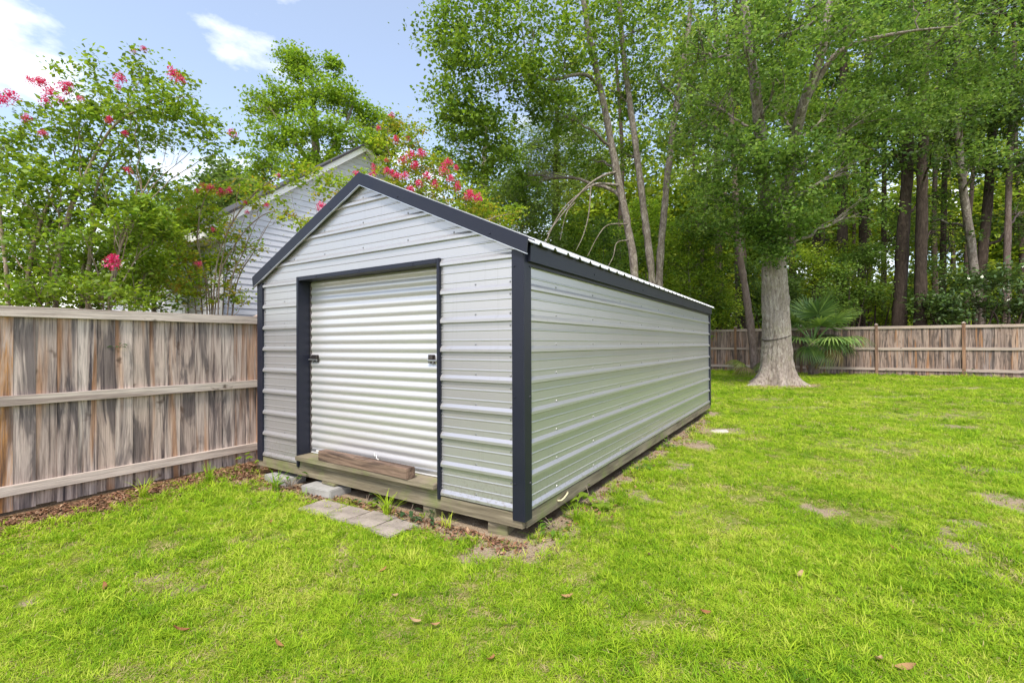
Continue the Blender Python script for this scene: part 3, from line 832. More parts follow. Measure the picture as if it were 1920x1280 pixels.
# ------------------------------------------------------------------ foliage tools
def leaves(centers, size, aspect, droop, r, tint, n_up=0.6):
    """diamond leaves folded along the midrib: arrays V (N*4,3), Q (N,4), C (N*4,3)"""
    n = len(centers)
    d = r.normal(size=(n, 3)); d[:, 2] = d[:, 2] * .5 - droop
    d /= np.linalg.norm(d, axis=1, keepdims=True)
    up = r.normal(size=(n, 3)) * (1 - n_up); up[:, 2] += n_up
    side = np.cross(d, up); side /= (np.linalg.norm(side, axis=1, keepdims=True) + 1e-6)
    nor = np.cross(side, d)
    s = (size * r.uniform(.5, 1.45, n))[:, None]
    a = centers - d * s * .5; b = centers + d * s * .5
    mid = centers + d * s * r.uniform(-.12, .05, n)[:, None]
    fold = nor * s * .10
    c1 = mid + side * s * aspect * .5 + fold; c2 = mid - side * s * aspect * .5 + fold
    V = np.stack([a, c1, b, c2], 1).reshape(-1, 3)
    Q = np.arange(n * 4).reshape(n, 4)
    C = np.repeat(tint, 4, axis=0)
    return V, Q, C
def palette_tint(n, pal, cl, r):
    """pal: list of rgb; one draw for each cluster (cl = cluster index of each leaf) with a small change for each leaf"""
    pal = np.array(pal)
    k = cl.max() + 1
    t = r.random(k) * (len(pal) - 1)
    i = np.minimum(t.astype(int), len(pal) - 2); f = (t - i)[:, None]
    base = pal[i] * (1 - f) + pal[i + 1] * f
    return np.clip(base[cl] * r.uniform(.78, 1.25, (n, 1)) * r.uniform(.93, 1.07, (n, 3)), 0, 1)
def np_tube(P, rad, n=7):
    P = np.asarray(P, float); k = len(P)
    T = np.gradient(P, axis=0); T /= (np.linalg.norm(T, axis=1, keepdims=True) + 1e-9)
    up = np.array([.31, .17, .93]); A = np.cross(T, up); A /= (np.linalg.norm(A, axis=1, keepdims=True) + 1e-9); B = np.cross(T, A)
    w = np.linspace(0, 2 * np.pi, n, endpoint=False)
    V = P[:, None, :] + (A[:, None, :] * np.cos(w)[None, :, None] + B[:, None, :] * np.sin(w)[None, :, None]) * np.asarray(rad)[:, None, None]
    ii = np.arange(k - 1)[:, None] * n; jj = np.arange(n)[None, :]; j2 = (jj + 1) % n
    Q = np.stack([ii + jj, ii + j2, ii + n + j2, ii + n + jj], -1).reshape(-1, 4)
    return V.reshape(-1, 3), Q
def bez(p0, p1, p2, k):
    t = np.linspace(0, 1, k)[:, None]
    return (1 - t) ** 2 * np.asarray(p0) + 2 * t * (1 - t) * np.asarray(p1) + t ** 2 * np.asarray(p2)
class Bag:
    def __init__(s): s.V = []; s.Q = []; s.C = []; s.n = 0
    def add(s, V, Q, C=None):
        s.V.append(V); s.Q.append(Q + s.n); s.n += len(V)
        if C is not None: s.C.append(C)
    def out(s): return np.concatenate(s.V), np.concatenate(s.Q), (np.concatenate(s.C) if s.C else None)
def spline(pts, k):
    """Catmull-Rom through 3-D points"""
    P = np.asarray(pts, float); P = np.vstack([2 * P[0] - P[1], P, 2 * P[-1] - P[-2]])
    out = []
    for i in range(1, len(P) - 2):
        t = np.linspace(0, 1, k, endpoint=False)[:, None]
        a, b, c, d = P[i - 1], P[i], P[i + 1], P[i + 2]
        out.append(.5 * ((2 * b) + (-a + c) * t + (2 * a - 5 * b + 4 * c - d) * t ** 2 + (-a + 3 * b - 3 * c + d) * t ** 3))
    out.append(P[-2][None])
    return np.concatenate(out)

def tree(name, label, cat, trunks, lobes, leaf, pal, bark, seed, group=None, leafmat='leaf', limb_r=.05, twigs=True, up=.6, trunk_sides=12, dens=1.0):
    """trunks: list of (points, radii). lobes: (centre, (rx, ry, rz), clusters). leaf: (size, aspect, per cluster, spread, droop)"""
    r = np.random.default_rng(seed)
    base = np.array(trunks[0][0][0], float)
    root = empty(name, tuple(base), 0, label, cat, group)
    tpts = []
    for pts, rad in trunks:
        P = spline(pts, 8)
        rr = np.interp(np.linspace(0, 1, len(P)), np.linspace(0, 1, len(rad)), rad)
        P = P + r.normal(size=P.shape) * (rr * .05)[:, None]
        V, Q = np_tube(P, rr * (1 + .05 * r.normal(size=len(rr))), trunk_sides)
        np_mesh('trunk', V, Q, MAT[bark], root, base, smooth_=True)
        tpts.append(np.column_stack([P, rr]))
    T = np.concatenate(tpts)
    wood = Bag(); centers = []; cl = []; nc = 0
    size, aspect, per, spread, droop = leaf
    size *= LSZ
    for (c, rad3, ncl) in lobes:
        ncl = int(ncl * LNC * dens)
        c = np.asarray(c, float); rad3 = np.asarray(rad3, float)
        # limb leaves the trunk lower than the lobe
        want = c - np.array([0, 0, .35 * np.linalg.norm(c[:2] - base[:2]) + .3])
        dist = np.linalg.norm(T[:, :3] - want, axis=1)
        j = int(np.argmin(dist)); p0 = T[j, :3]
        far = np.linalg.norm(c - p0)
        lr = min(T[j, 3] * .65, limb_r * (.5 + .22 * far))
        mid = (p0 + c) / 2 + np.array([0, 0, .12 * far]) + r.normal(size=3) * far * .08
        P = bez(p0, mid, c, 9); P[1:-1] += r.normal(size=(7, 3)) * far * .015
        V, Q = np_tube(P, np.linspace(lr, lr * .35, 9), 7); wood.add(V, Q)
        # cluster centres: denser towards the shell of the lobe
        q = r.normal(size=(ncl, 3)); q /= np.linalg.norm(q, axis=1, keepdims=True)
        q *= (r.random((ncl, 1)) ** .45)
        cc = c + q * rad3
        for m_, p in enumerate(cc):
            if twigs and m_ % 3 == 0:
                a = P[r.integers(4, 9)]
                md = (a + p) / 2 + np.array([0, 0, .1]) * np.linalg.norm(p - a) + r.normal(size=3) * .05
                V, Q = np_tube(bez(a, md, p, 5), np.linspace(lr * .3, lr * .08, 5), 4); wood.add(V, Q)
            k = max(3, int(per * r.uniform(.5, 1.5)))
            sp_ = spread * r.uniform(.4, 1.25)
            pts = p + r.normal(size=(k, 3)) * np.array([sp_, sp_, sp_ * .62])
            centers.append(pts); cl.append(np.full(k, nc)); nc += 1
    if wood.n:
        V, Q, _ = wood.out()
        o = np_mesh('branches', V, Q, MAT[bark], root, base, smooth_=True)
        o['kind'] = 'stuff'
    Cc = np.concatenate(centers); cl = np.concatenate(cl); NLEAF[0] += len(Cc)
    V, Q, C = leaves(Cc, size, aspect, droop, r, palette_tint(len(Cc), pal, cl, r), up)
    o = np_mesh('crown', V, Q, MAT[leafmat], root, base, C)
    o['kind'] = 'stuff'
    return root

LSZ, LNC = 1.02, 1.65
NLEAF = [0]
# leaf colours, several raised where too little light reaches the crowns
P_OAK = [(.060, .115, .024), (.115, .205, .038), (.19, .31, .058), (.24, .35, .095)]
P_GUM = [(.085, .15, .020), (.13, .225, .026), (.19, .30, .034), (.25, .36, .045)]
P_BRIGHT = [(.15, .26, .024), (.21, .34, .030), (.27, .40, .036), (.17, .28, .028)]
P_WOOD = [(.09, .16, .022), (.155, .25, .028), (.25, .36, .034), (.33, .42, .040), (.11, .185, .028)]
P_DARK = [(.045, .085, .022), (.075, .135, .032), (.11, .185, .042), (.065, .115, .03)]
P_FAR = [(.10, .16, .045), (.13, .21, .05), (.17, .25, .06)]
P_MYR = [(.11, .19, .022), (.18, .29, .028), (.28, .39, .034), (.16, .25, .028)]
P_MYR2 = [(.15, .25, .022), (.25, .37, .028), (.34, .44, .03), (.46, .33, .05)]
P_PINE = [(.12, .19, .045), (.17, .25, .055), (.22, .30, .07)]

def lob(px, py, D, rx, n, ry=None, rz=None):
    c = at(px, py, D)
    return (c, (rx, ry or rx, rz or rx * .75), n)
def tp(px, py, D): return at(px, py, D)
def gp(px, D):
    """foot of a tree: on the ground at depth D in the picture column px"""
    x, y, _ = at(px, 640, D)
    return (x, y, gz(x, y) - .06)

# ------------------------------------------------------------------ the big oak on the lawn
OAK = gp(1457, 14.6)
def oak_trunk():
    r = np.random.default_rng(3)
    zs = np.concatenate([np.linspace(0, 1.2, 18), np.linspace(1.3, 5.4, 22)])
    n = 72
    th = np.linspace(0, 2 * np.pi, n, endpoint=False)
    V = []
    root_a = [3.35, 4.45, 5.5, 0.2, 1.4, 2.4]; root_s = [1.15, .45, .95, .7, .35, .8]
    for z in zs:
        r0 = .372 - .010 * z + .06 * math.exp(-z / 1.2) - .07 * smooth(3.2, 5.2, z)
        rr = np.full(n, r0)
        for a, s in zip(root_a, root_s):
            d = np.angle(np.exp(1j * (th - a)))
            rr += s * .62 * math.exp(-z / .24) * np.exp(-(d / .25) ** 2) + s * .07 * math.exp(-z / .9) * np.exp(-(d / .45) ** 2)
        rr += .016 * np.sin(th * 19 + 2.2 * math.sin(z * 2.1)) * (1 - .3 * np.sin(th * 7 + z)) + .012 * r.normal(size=n) * .8 + .02 * np.sin(th * 2 + z * 2.3) * math.sin(z * 1.7) + .012 * np.sin(th * 3 + z * 1.1)
        cx = -.02 * z + .012 * math.sin(z * 1.5); cy = 0
        V.append(np.stack([OAK[0] + cx + rr * np.cos(th), OAK[1] + cy + rr * np.sin(th), np.full(n, OAK[2] + z)], -1))
    V = np.array(V); k = len(zs)
    ii = np.arange(k - 1)[:, None] * n; jj = np.arange(n)[None, :]; j2 = (jj + 1) % n
    Q = np.stack([ii + jj, ii + j2, ii + n + j2, ii + n + jj], -1).reshape(-1, 4)
    return V.reshape(-1, 3), Q
D0 = 14.6
oak_lobes = []
for (px, py, dd, rx, n) in [
    (1440, 455, -.9, .75, 34), (1400, 430, -.4, .9, 34), (1490, 420, -.7, .9, 34), (1365, 380, -.9, 1.1, 40), (1530, 395, -.2, 1.0, 36), (1455, 360, -1.9, 1.2, 46), (1425, 290, -2.5, .9, 34), (1490, 285, -2.5, .9, 34), (1400, 80, -3.2, .8, 24), (1550, 60, -3.2, .9, 26), (1620, 40, -2.9, 1.0, 30), (1470, 150, -2.9, .9, 26), (1440, 480, -.9, .5, 20), (1430, 20, -3.2, .8, 22), (1450, 415, -1.1, .8, 30),
    (1395, 300, -1.8, 1.3, 46), (1520, 300, -1.3, 1.3, 46), (1330, 300, .2, 1.4, 44), (1590, 330, .8, 1.3, 40), (1610, 400, 1.0, 1.0, 26),
    (1455, 200, -.4, 1.3, 48), (1345, 200, -.6, 1.5, 50), (1560, 210, -.3, 1.3, 46), (1620, 230, .6, 1.6, 44), (1290, 230, 1.0, 1.4, 36),
    (1440, 90, -.2, 1.5, 50), (1490, 60, -.4, 1.5, 50), (1310, 100, -.2, 1.7, 50), (1620, 110, -.2, 1.7, 50), (1690, 110, -.2, 1.8, 48), (1680, 210, .8, 1.4, 34),
    (1450, -60, -.6, 2.2, 44), (1340, -60, -.6, 2.2, 44), (1570, -70, -.6, 2.2, 44), (1690, -40, -1.2, 2.2, 44), (1250, -30, .6, 2.0, 40), (1780, 60, -.8, 1.7, 44),
    (1840, 120, -.6, 1.5, 36), (1770, 160, .2, 1.5, 36), (1880, 20, -1.0, 1.8, 40)]:
    oak_lobes.append(lob(px, py, D0 + dd, rx, n))
oak = tree('oak_tree', 'large oak with thick pale flared trunk standing on the lawn', 'tree',
     [([(OAK[0] - .03, OAK[1], OAK[2] + 3.9), tp(1432, 330, 13.6), tp(1418, 180, 12.6), tp(1398, 40, 12.2), tp(1388, -120, 12.0)], [.24, .17, .135, .105, .07]),
      ([(OAK[0] + .02, OAK[1], OAK[2] + 3.9), tp(1478, 330, 13.9), tp(1505, 200, 12.8), tp(1540, 100, 12.3), tp(1560, -20, 12.2), tp(1590, -140, 12.2)], [.22, .155, .125, .105, .085, .06]),
      ([tp(1502, 205, 12.8), tp(1560, 110, 12.4), tp(1610, 80, 12.5), tp(1700, 60, 12.9), tp(1790, 50, 13.2)], [.085, .07, .05, .035, .02])],
     oak_lobes, (.098, .62, 32, .22, .15), P_OAK, 'gum_bark', 21, limb_r=.05, dens=.68)
V, Q = oak_trunk()
o = np_mesh('trunk', V, Q, MAT['oak_bark'], oak, tuple(oak.location), smooth_=True)
# cable round the trunk
b = MB(); ring = []
for k in range(33):
    a = 2 * math.pi * k / 32
    z = OAK[2] + 1.52 + .10 * math.cos(a - .3)
    rr = .385
    ring.append((OAK[0] - .03 + rr * math.cos(a), OAK[1] + rr * math.sin(a), z))
o = b.tube(ring, .018, 6).build('cable', MAT['cable'], None, True)
tag(o, 'dark cable tied round the trunk of the big oak', 'cable')

# ------------------------------------------------------------------ the clump of three gum trunks behind the shed
G0 = 17.0
gum_lobes = []
for (px, py, dd, rx, n) in [
    (1000, 60, -2.0, 1.6, 60), (900, 60, -2.5, 1.4, 54), (860, 120, -2.4, 1.1, 44), (830, 60, -2.2, .9, 30), (945, 150, -2.2, 1.3, 50), (880, 220, -2.2, 1.1, 46),
    (930, 260, -1.8, 1.1, 46), (850, 190, -2.6, .9, 36), (1000, 170, -1.4, 1.3, 50), (1060, 110, -1.0, 1.6, 56), (1060, 220, -.6, 1.2, 44), (1110, 60, -.6, 1.8, 56),
    (880, -40, -2.2, 1.6, 40), (970, -60, -1.6, 2.0, 50), (1090, -70, -.6, 2.2, 52), (1200, -50, .2, 2.0, 48), (1190, 60, .6, 1.6, 50), (1160, 180, .8, 1.4, 44),
    (1230, 150, 1.0, 1.5, 48), (1260, 260, 1.4, 1.2, 36), (1180, 290, 1.6, 1.0, 30), (1100, 300, 1.2, 1.0, 30), (1290, 180, 1.4, 1.4, 40), (985, 330, .2, .9, 28), (900, 310, -1.2, .8, 28)]:
    gum_lobes.append(lob(px, py, G0 + dd, rx, n))
tree('sweetgum_tree', 'tall tree with three slender grey trunks rising behind the shed roof', 'tree',
     [([gp(1196, 16.8), tp(1190, 518, 16.8), tp(1172, 400, 16.8), tp(1150, 290, 16.7), tp(1130, 185, 16.6), tp(1105, 70, 16.4), tp(1085, -60, 16.2)], [.16, .14, .135, .125, .115, .10, .07]),
      ([gp(1230, 17.2), tp(1223, 530, 17.2), tp(1208, 400, 17.2), tp(1193, 280, 17.2), tp(1178, 170, 17.2), tp(1165, 60, 17.2), tp(1160, -60, 17.2)], [.155, .135, .125, .115, .105, .09, .06]),
      ([gp(1236, 17.5), tp(1236, 520, 17.5), tp(1245, 400, 17.5), tp(1254, 310, 17.5), tp(1268, 200, 17.5), tp(1290, 60, 17.5), tp(1300, -60, 17.5)], [.155, .135, .125, .115, .105, .09, .06]),
      ([tp(1126, 165, 16.6), tp(1095, 140, 16.2), tp(1030, 150, 15.6), tp(985, 140, 15.2), tp(935, 172, 15.0)], [.07, .06, .05, .035, .012])],
     gum_lobes, (.115, .72, 30, .26, .25), P_GUM, 'gum_bark', 22, limb_r=.06, dens=.62)
# bare dead boughs on the nearest trunk are part of that tree: separate thin limbs
dead = empty('dead_bough', tp(1160, 350, 16.6), 0, 'bare pale dead boughs drooping left from the leftmost slender trunk', 'bough')
ob = Vector(tp(1160, 350, 16.6))
for pts, r0 in [([(1158, 322, 16.7), (1130, 330, 16.3), (1100, 350, 15.9), (1060, 395, 15.5), (1025, 440, 15.3)], .05), ([(1164, 348, 16.7), (1120, 345, 16.4), (1085, 365, 16.0), (1050, 400, 15.8), (1020, 460, 15.6)], .05),
                ([(1108, 350, 16.0), (1104, 400, 15.9), (1094, 440, 15.8), (1080, 470, 15.7)], .026), ([(1078, 380, 15.9), (1062, 400, 15.8), (1050, 450, 15.7)], .022),
                ([(1176, 420, 16.7), (1140, 422, 16.3), (1120, 445, 16.0), (1102, 480, 15.8)], .028), ([(1180, 450, 16.7), (1157, 455, 16.4), (1150, 480, 16.1), (1140, 500, 15.9)], .024)]:
    P = spline([Vector(tp(*p)) for p in pts], 6)
    V, Q = np_tube(P, np.linspace(r0, r0 * .35, len(P)), 6)
    np_mesh('branch', V, Q, MAT['gum_bark'], dead, tuple(ob), smooth_=True)

# ------------------------------------------------------------------ trees left of centre
tree('maple_tree', 'bright green full-crowned tree rising behind the house gable', 'tree',
     [([gp(590, 26), tp(592, 330, 26), tp(590, 240, 26), tp(585, 140, 26)], [.32, .24, .16, .05]), ([tp(592, 330, 26), tp(640, 250, 25.6), tp(665, 190, 25.4)], [.16, .10, .04]), ([tp(592, 320, 26), tp(540, 250, 25.6), tp(505, 200, 25.4)], [.15, .10, .04])],
     [lob(px, py, 26 + dd, rx, n) for px, py, dd, rx, n in [(560, 130, 0, 1.2, 44), (600, 170, -.6, 1.4, 50), (530, 190, -.4, 1.4, 50), (490, 200, .2, 1.0, 36), (650, 190, -.2, 1.2, 44), (690, 220, .2, 1.1, 40),
      (590, 240, -1.6, 1.5, 56), (520, 260, -1.0, 1.5, 56), (660, 265, -1.0, 1.5, 50), (560, 310, -1.4, 1.4, 50), (490, 310, -.6, 1.0, 34), (625, 310, -1.2, 1.3, 46), (715, 280, 0, 1.0, 36), (545, 110, .3, .8, 26), (620, 125, .2, .7, 18), (735, 245, .2, .7, 20)]],
     (.15, .7, 32, .27, .05), P_BRIGHT, 'gum_bark', 23, limb_r=.05, dens=.85)
for sd, px, D, py, w, lab in [(41, 420, 42, 325, 1.0, 'grey green far tree beyond the left end of the house roof'), (42, 470, 46, 345, .8, 'small far tree between the house roof and the bright green tree'), (43, 300, 44, 400, 1.1, 'far bright tree behind the crape myrtle stems')]:
    tree('far_tree', lab, 'tree', [([gp(px, D), tp(px, py + 60, D), tp(px, py, D)], [.3, .2, .06])],
         [lob(px + dx * w, py + dy * w, D + dz, rx * w, n) for dx, dy, dz, rx, n in [(0, 0, 0, 2.0, 40), (-35, 40, 0, 2.2, 40), (35, 40, -.5, 2.2, 40), (-60, 80, 0, 2.4, 40), (10, 70, -1.5, 2.6, 46), (60, 85, 0, 2.4, 40), (-20, 120, -1, 2.8, 40), (60, 130, -1, 2.8, 40)]],
         (.30, .8, 22, .5, .1), P_FAR if sd != 43 else P_BRIGHT, 'gum_bark', sd, group='far trees behind the left fence', limb_r=.04)
# trees between the two: behind the shed ridge
tree('pine_tree', 'pale feathery tree behind the shed left of the slender trunks', 'tree',
     [([gp(1040, 27), tp(1042, 330, 27), tp(1045, 180, 27)], [.26, .2, .08])],
     [lob(px, py, 27 + dd, rx, n) for px, py, dd, rx, n in [(1040, 200, 0, 1.6, 46), (1085, 250, .4, 1.6, 44), (1010, 270, -.4, 1.7, 46), (1060, 310, -.6, 1.7, 46), (1120, 320, 0, 1.5, 40), (990, 330, -.2, 1.3, 34), (1040, 370, -1, 1.8, 44)]],
     (.22, .22, 40, .36, .0), P_PINE, 'dark_bark', 24, limb_r=.04)
tree('leafy_tree', 'leafy green tree showing pale sky gaps right of the pink blossoms', 'tree',
     [([gp(905, 23), tp(908, 330, 23), tp(912, 240, 23)], [.22, .16, .06]), ([tp(908, 320, 23), tp(870, 280, 22.6)], [.1, .03])],
     [lob(px, py, 23 + dd, rx, n) for px, py, dd, rx, n in [(850, 250, 0, .9, 24), (835, 300, 0, .8, 22), (900, 230, .3, 1.1, 30), (940, 290, 0, 1.0, 28), (890, 330, -.2, 1.0, 30), (950, 360, 0, 1.1, 32), (900, 390, -.4, 1.1, 34), (985, 400, -.2, 1.0, 30)]],
     (.14, .7, 28, .28, .1), P_GUM, 'gum_bark', 25, limb_r=.05)
for sd, px, D, h, lab, pal in [(51, 965, 19, 330, 'olive green bush behind the shed roof right of the pink flowers', P_PINE), (52, 1050, 20, 400, 'leafy bush below the bare drooping boughs', P_GUM), (53, 1130, 21, 420, 'dark leafy bush between the bare boughs and slender trunks', P_OAK), (54, 1290, 20.5, 430, 'bush right of the slender trunks above the shed roof', P_WOOD), (55, 1210, 23, 380, 'tall bright bush behind the three slender trunks', P_BRIGHT)]:
    tree('understorey_bush', lab, 'bush', [([gp(px, D), tp(px + 4, 560, D), tp(px, 500, D)], [.08, .06, .03])],
         [lob(px + dx, h + dy, D + dz, rx, n) for dx, dy, dz, rx, n in [(0, 20, 0, 1.0, 32), (-40, 60, .2, 1.0, 32), (35, 55, -.2, 1.0, 32), (0, 100, -.3, 1.2, 40), (-50, 130, 0, 1.1, 32), (55, 130, 0, 1.1, 32), (0, 170, 0, 1.3, 40)]],
         (.11, .6, 30, .25, .15), pal, 'gum_bark', sd, group='bushes behind the shed', limb_r=.03)

for sd, px, D, lab in [(57, 285, 8.6, 'bright yellow green bush against the house side behind the crape myrtle'), (58, 100, 10.0, 'bright yellow green bush far left behind the crape myrtle stems')]:
    k_ = 6.0 / D
    tree('garden_bush', lab, 'bush', [([gp(px, D), tp(px + 4, 560, D), tp(px, 480, D)], [.05, .04, .02])],
         [lob(px + dx, 400 + dy, D + dz, rx, n) for dx, dy, dz, rx, n in [(0, 20, 0, .5, 26), (-50, 60, .2, .5, 26), (45, 55, -.2, .5, 26), (0, 100, -.2, .55, 30), (-60, 130, 0, .5, 24), (60, 120, 0, .5, 24), (0, 150, 0, .6, 26)]],
         (.075, .6, 20, .14, .15), P_BRIGHT, 'gum_bark', sd, group='garden bushes behind the left fence', limb_r=.02)
# ------------------------------------------------------------------ woods behind the back fence
# (foot px, depth, radius, trunk px at mid height, top px, leaf palette, crown height range in px, bark, label)
WOODS = [
    (1392, 23.5, .26, 1383, 1378, P_OAK, 'dark_bark', 'dark woodland trunk just left of the leaning pinkish trunk'),
    (1487, 24.0, .16, 1484, 1480, P_WOOD, 'dark_bark', 'thin dark trunk close behind the right side of the oak'),
    (1530, 27.0, .20, 1532, 1536, P_WOOD, 'dark_bark', 'dark trunk rising above the palm, left of centre of it'),
    (1578, 24.5, .25, 1580, 1583, P_WOOD, 'dark_bark', 'straight dark trunk rising above the right half of the palm'),
    (1612, 26.0, .20, 1622, 1640, P_OAK, 'dark_bark', 'dark trunk leaning right beside the palm tips'),
    (1657, 27.0, .13, 1658, 1660, P_WOOD, 'dark_bark', 'thin upright trunk left of the two thick woodland trunks'),
    (1682, 22.0, .26, 1702, 1710, P_OAK, 'dark_bark', 'thick dark trunk, left one of the close pair above the fence'),
    (1724, 21.0, .23, 1730, 1740, P_DARK, 'dark_bark', 'thick dark trunk, right one of the close pair above the fence'),
    (1765, 28.0, .16, 1772, 1790, P_WOOD, 'dark_bark', 'slim dark trunk just right of the close thick pair'),
    (1842, 22.5, .18, 1800, 1790, P_OAK, 'gum_bark', 'greyish trunk leaning left in the right part of the woods'),
    (1830, 24.0, .22, 1858, 1868, P_DARK, 'dark_bark', 'thick dark trunk leaning right near the right edge'),
    (1885, 23.0, .14, 1893, 1905, P_DARK, 'pine_bark', 'slim brown trunk close to the right edge of the picture'),
    (1960, 22.0, .25, 1955, 1950, P_DARK, 'dark_bark', 'dark woodland trunk just outside the right edge'),
    (1350, 25.0, .20, 1345, 1340, P_WOOD, 'dark_bark', 'dark trunk directly behind the far end of the shed'),
]
for i, (f0, D, rad, mx, tx, pal, bark, lab) in enumerate(WOODS):
    rr = np.random.default_rng(300 + i)
    lobes = []
    for k in range(9):
        py = [430, 330, 250, 160, 80, 10, -60, 290, 200][k] + rr.uniform(-40, 40)
        px = mx + rr.uniform(-85, 85)
        up_ = 1.0 if py < 260 else .45
        lobes.append(lob(px, py, D + (rr.uniform(-2.2, 2.0) if py < 300 else rr.uniform(.8, 3.5)), rr.uniform(1.1, 1.7), int(34 * up_) + 6))
    tree('woodland_tree', lab, 'tree', [([gp(f0, D), tp(f0 + (mx - f0) * .45, 480, D), tp(mx, 300, D), tp((mx + tx) / 2, 120, D), tp(tx, -60, D)], [rad * 1.15, rad, rad * .85, rad * .65, rad * .4])],
         lobes, (.15, .6, 26, .33, .15), pal, bark, 100 + i, group='trees of the woods behind the back fence', limb_r=.045, dens=.75)
# leaning pinkish trunk in front of the back fence
tree('pine_tree', 'slim pinkish trunk leaning left in front of the back fence beside the oak', 'tree',
     [([gp(1417, 18.6), tp(1408, 620, 18.6), tp(1397, 540, 18.6), tp(1388, 480, 18.6), tp(1380, 380, 18.6), tp(1370, 200, 18.6), tp(1362, 60, 18.6)], [.17, .145, .135, .125, .115, .09, .05])],
     [lob(px, py, 18.6 + dd, rx, n) for px, py, dd, rx, n in [(1355, 430, .6, .9, 30), (1335, 360, .8, 1.1, 34), (1400, 340, 1.0, 1.1, 34), (1360, 260, .4, 1.3, 40), (1330, 170, .2, 1.4, 40), (1390, 140, .2, 1.4, 40), (1310, 420, 1.0, 1.0, 30)]],
     (.12, .6, 26, .28, .15), P_OAK, 'pine_bark', 131, limb_r=.04)
# shrub layer
SHR = [(1345, 21.5, 560, P_WOOD, 'leaf', 'yellow green shrub behind the fence next to the far shed corner'), (1440, 23, 560, P_DARK, 'leaf', 'dark shrub behind the fence left of the oak trunk'), (1520, 23.5, 540, P_WOOD, 'leaf', 'shrub behind the fence right of the oak trunk'),
       (1590, 22.5, 535, P_OAK, 'leaf', 'shrub behind the right half of the palm'), (1640, 23.5, 545, P_WOOD, 'leaf', 'shrub behind the first fence post right of the palm'), (1700, 24.5, 560, P_OAK, 'leaf', 'shrub at the feet of the close thick trunks'),
       (1770, 20.5, 590, P_DARK, 'glossleaf', 'glossy dark shrub left of the second fence post'), (1835, 20.2, 580, P_DARK, 'glossleaf', 'glossy dark shrub right of the second fence post'), (1890, 20.0, 580, P_DARK, 'glossleaf', 'glossy dark shrub at the right edge above the fence'), (1950, 20, 540, P_DARK, 'glossleaf', 'glossy dark shrub just outside the right edge')]
for i, (px, D, py, pal, lm, lab) in enumerate(SHR):
    rr = np.random.default_rng(500 + i)
    g = lm == 'glossleaf'
    tree('woodland_shrub', lab, 'shrub', [([gp(px, D), tp(px, 610, D), tp(px + 3, py, D)], [.06, .045, .02]), ([gp(px, D), tp(px - 20, 600, D), tp(px - 34, py, D)], [.05, .035, .015]), ([gp(px, D), tp(px + 22, 600, D), tp(px + 36, py - 10, D)], [.05, .035, .015])],
         [lob(px + rr.uniform(-48, 48), py + rr.uniform(-75, 65), D + rr.uniform(-.6, .9), rr.uniform(.5, .85), 11 if g else 22) for _ in range(6 if g else 9)],
         (.17 if g else .115, .42 if g else .6, 22, .25, .1), pal, 'dark_bark', 520 + i, group='shrubs behind the back fence', leafmat=lm, limb_r=.03)
# the deeper wood reads as one mass
def deep_wood():
    r = np.random.default_rng(77)
    bag = Bag(); stems = Bag()
    n = 16000
    px = r.uniform(1060, 2150, n); D = r.uniform(35, 49, n)
    hgt = np.where(r.random(n) < .72, r.uniform(.2, 14.0, n), r.uniform(10, 30, n))
    hole = vnoise(px, hgt * 18, .016)
    keep = (hole > .20) | (hgt < 3.0)
    keep &= ~((hgt > 14) & (hole < .48))
    px, D, hgt = px[keep], D[keep], hgt[keep]
    X = (px - 960) / FPX * D
    base = np.stack([X, D, hgt + .2], -1)
    per = 18
    cl = np.repeat(np.arange(len(base)), per)
    pts = base[cl] + r.normal(size=(len(cl), 3)) * np.array([.85, .85, .55])
    V, Q, C = leaves(pts, .40, .65, .15, r, palette_tint(len(pts), [(.08, .14, .02), (.16, .25, .025), (.28, .38, .035), (.40, .47, .045), (.11, .175, .025)], cl, r))
    o = np_mesh('distant_woodland', V, Q, MAT['leaf'], None, (0, 0, 0), C)
    tag(o, 'hazy mass of green foliage deep in the woods', 'woodland', None, 'stuff')
deep_wood()
# far slim trunks in the deep wood: told apart, so things of their own
rr = np.random.default_rng(88)
for i, (px, D, w, lab) in enumerate([(1545, 33, .15, 'slim far trunk above the left half of the palm'), (1598, 35, .14, 'slim far trunk above the right tips of the palm'), (1633, 36, .16, 'slim far trunk just left of the first fence post right of the palm'),
        (1757, 34, .2, 'slim far trunk right of the close thick pair'), (1786, 36, .16, 'slim far trunk left of the second back fence post'), (1815, 33, .16, 'slim far trunk right of the second back fence post'), (1910, 35, .18, 'slim far trunk at the right picture edge'),
        (1432, 36, .17, 'slim far trunk between the leaning pinkish trunk and the oak'), (1320, 34, .16, 'slim far trunk above the far end of the shed roof'), (1165, 33, .2, 'slim far trunk just left of the three slender trunks'), (1290, 36, .18, 'slim far trunk right of the three slender trunks')]):
    P = spline([gp(px, D), tp(px + rr.uniform(-6, 6), 480, D), tp(px + rr.uniform(-12, 12), 300, D), tp(px + rr.uniform(-18, 18), 60, D)], 7)
    V, Q = np_tube(P, np.linspace(w * 1.1, w * .5, len(P)), 9)
    o = np_mesh('distant_trunk', V, Q, MAT['dark_bark'], None, (0, 0, 0), smooth_=True)
    tag(o, lab, 'trunk', 'slim trunks deep in the woods')

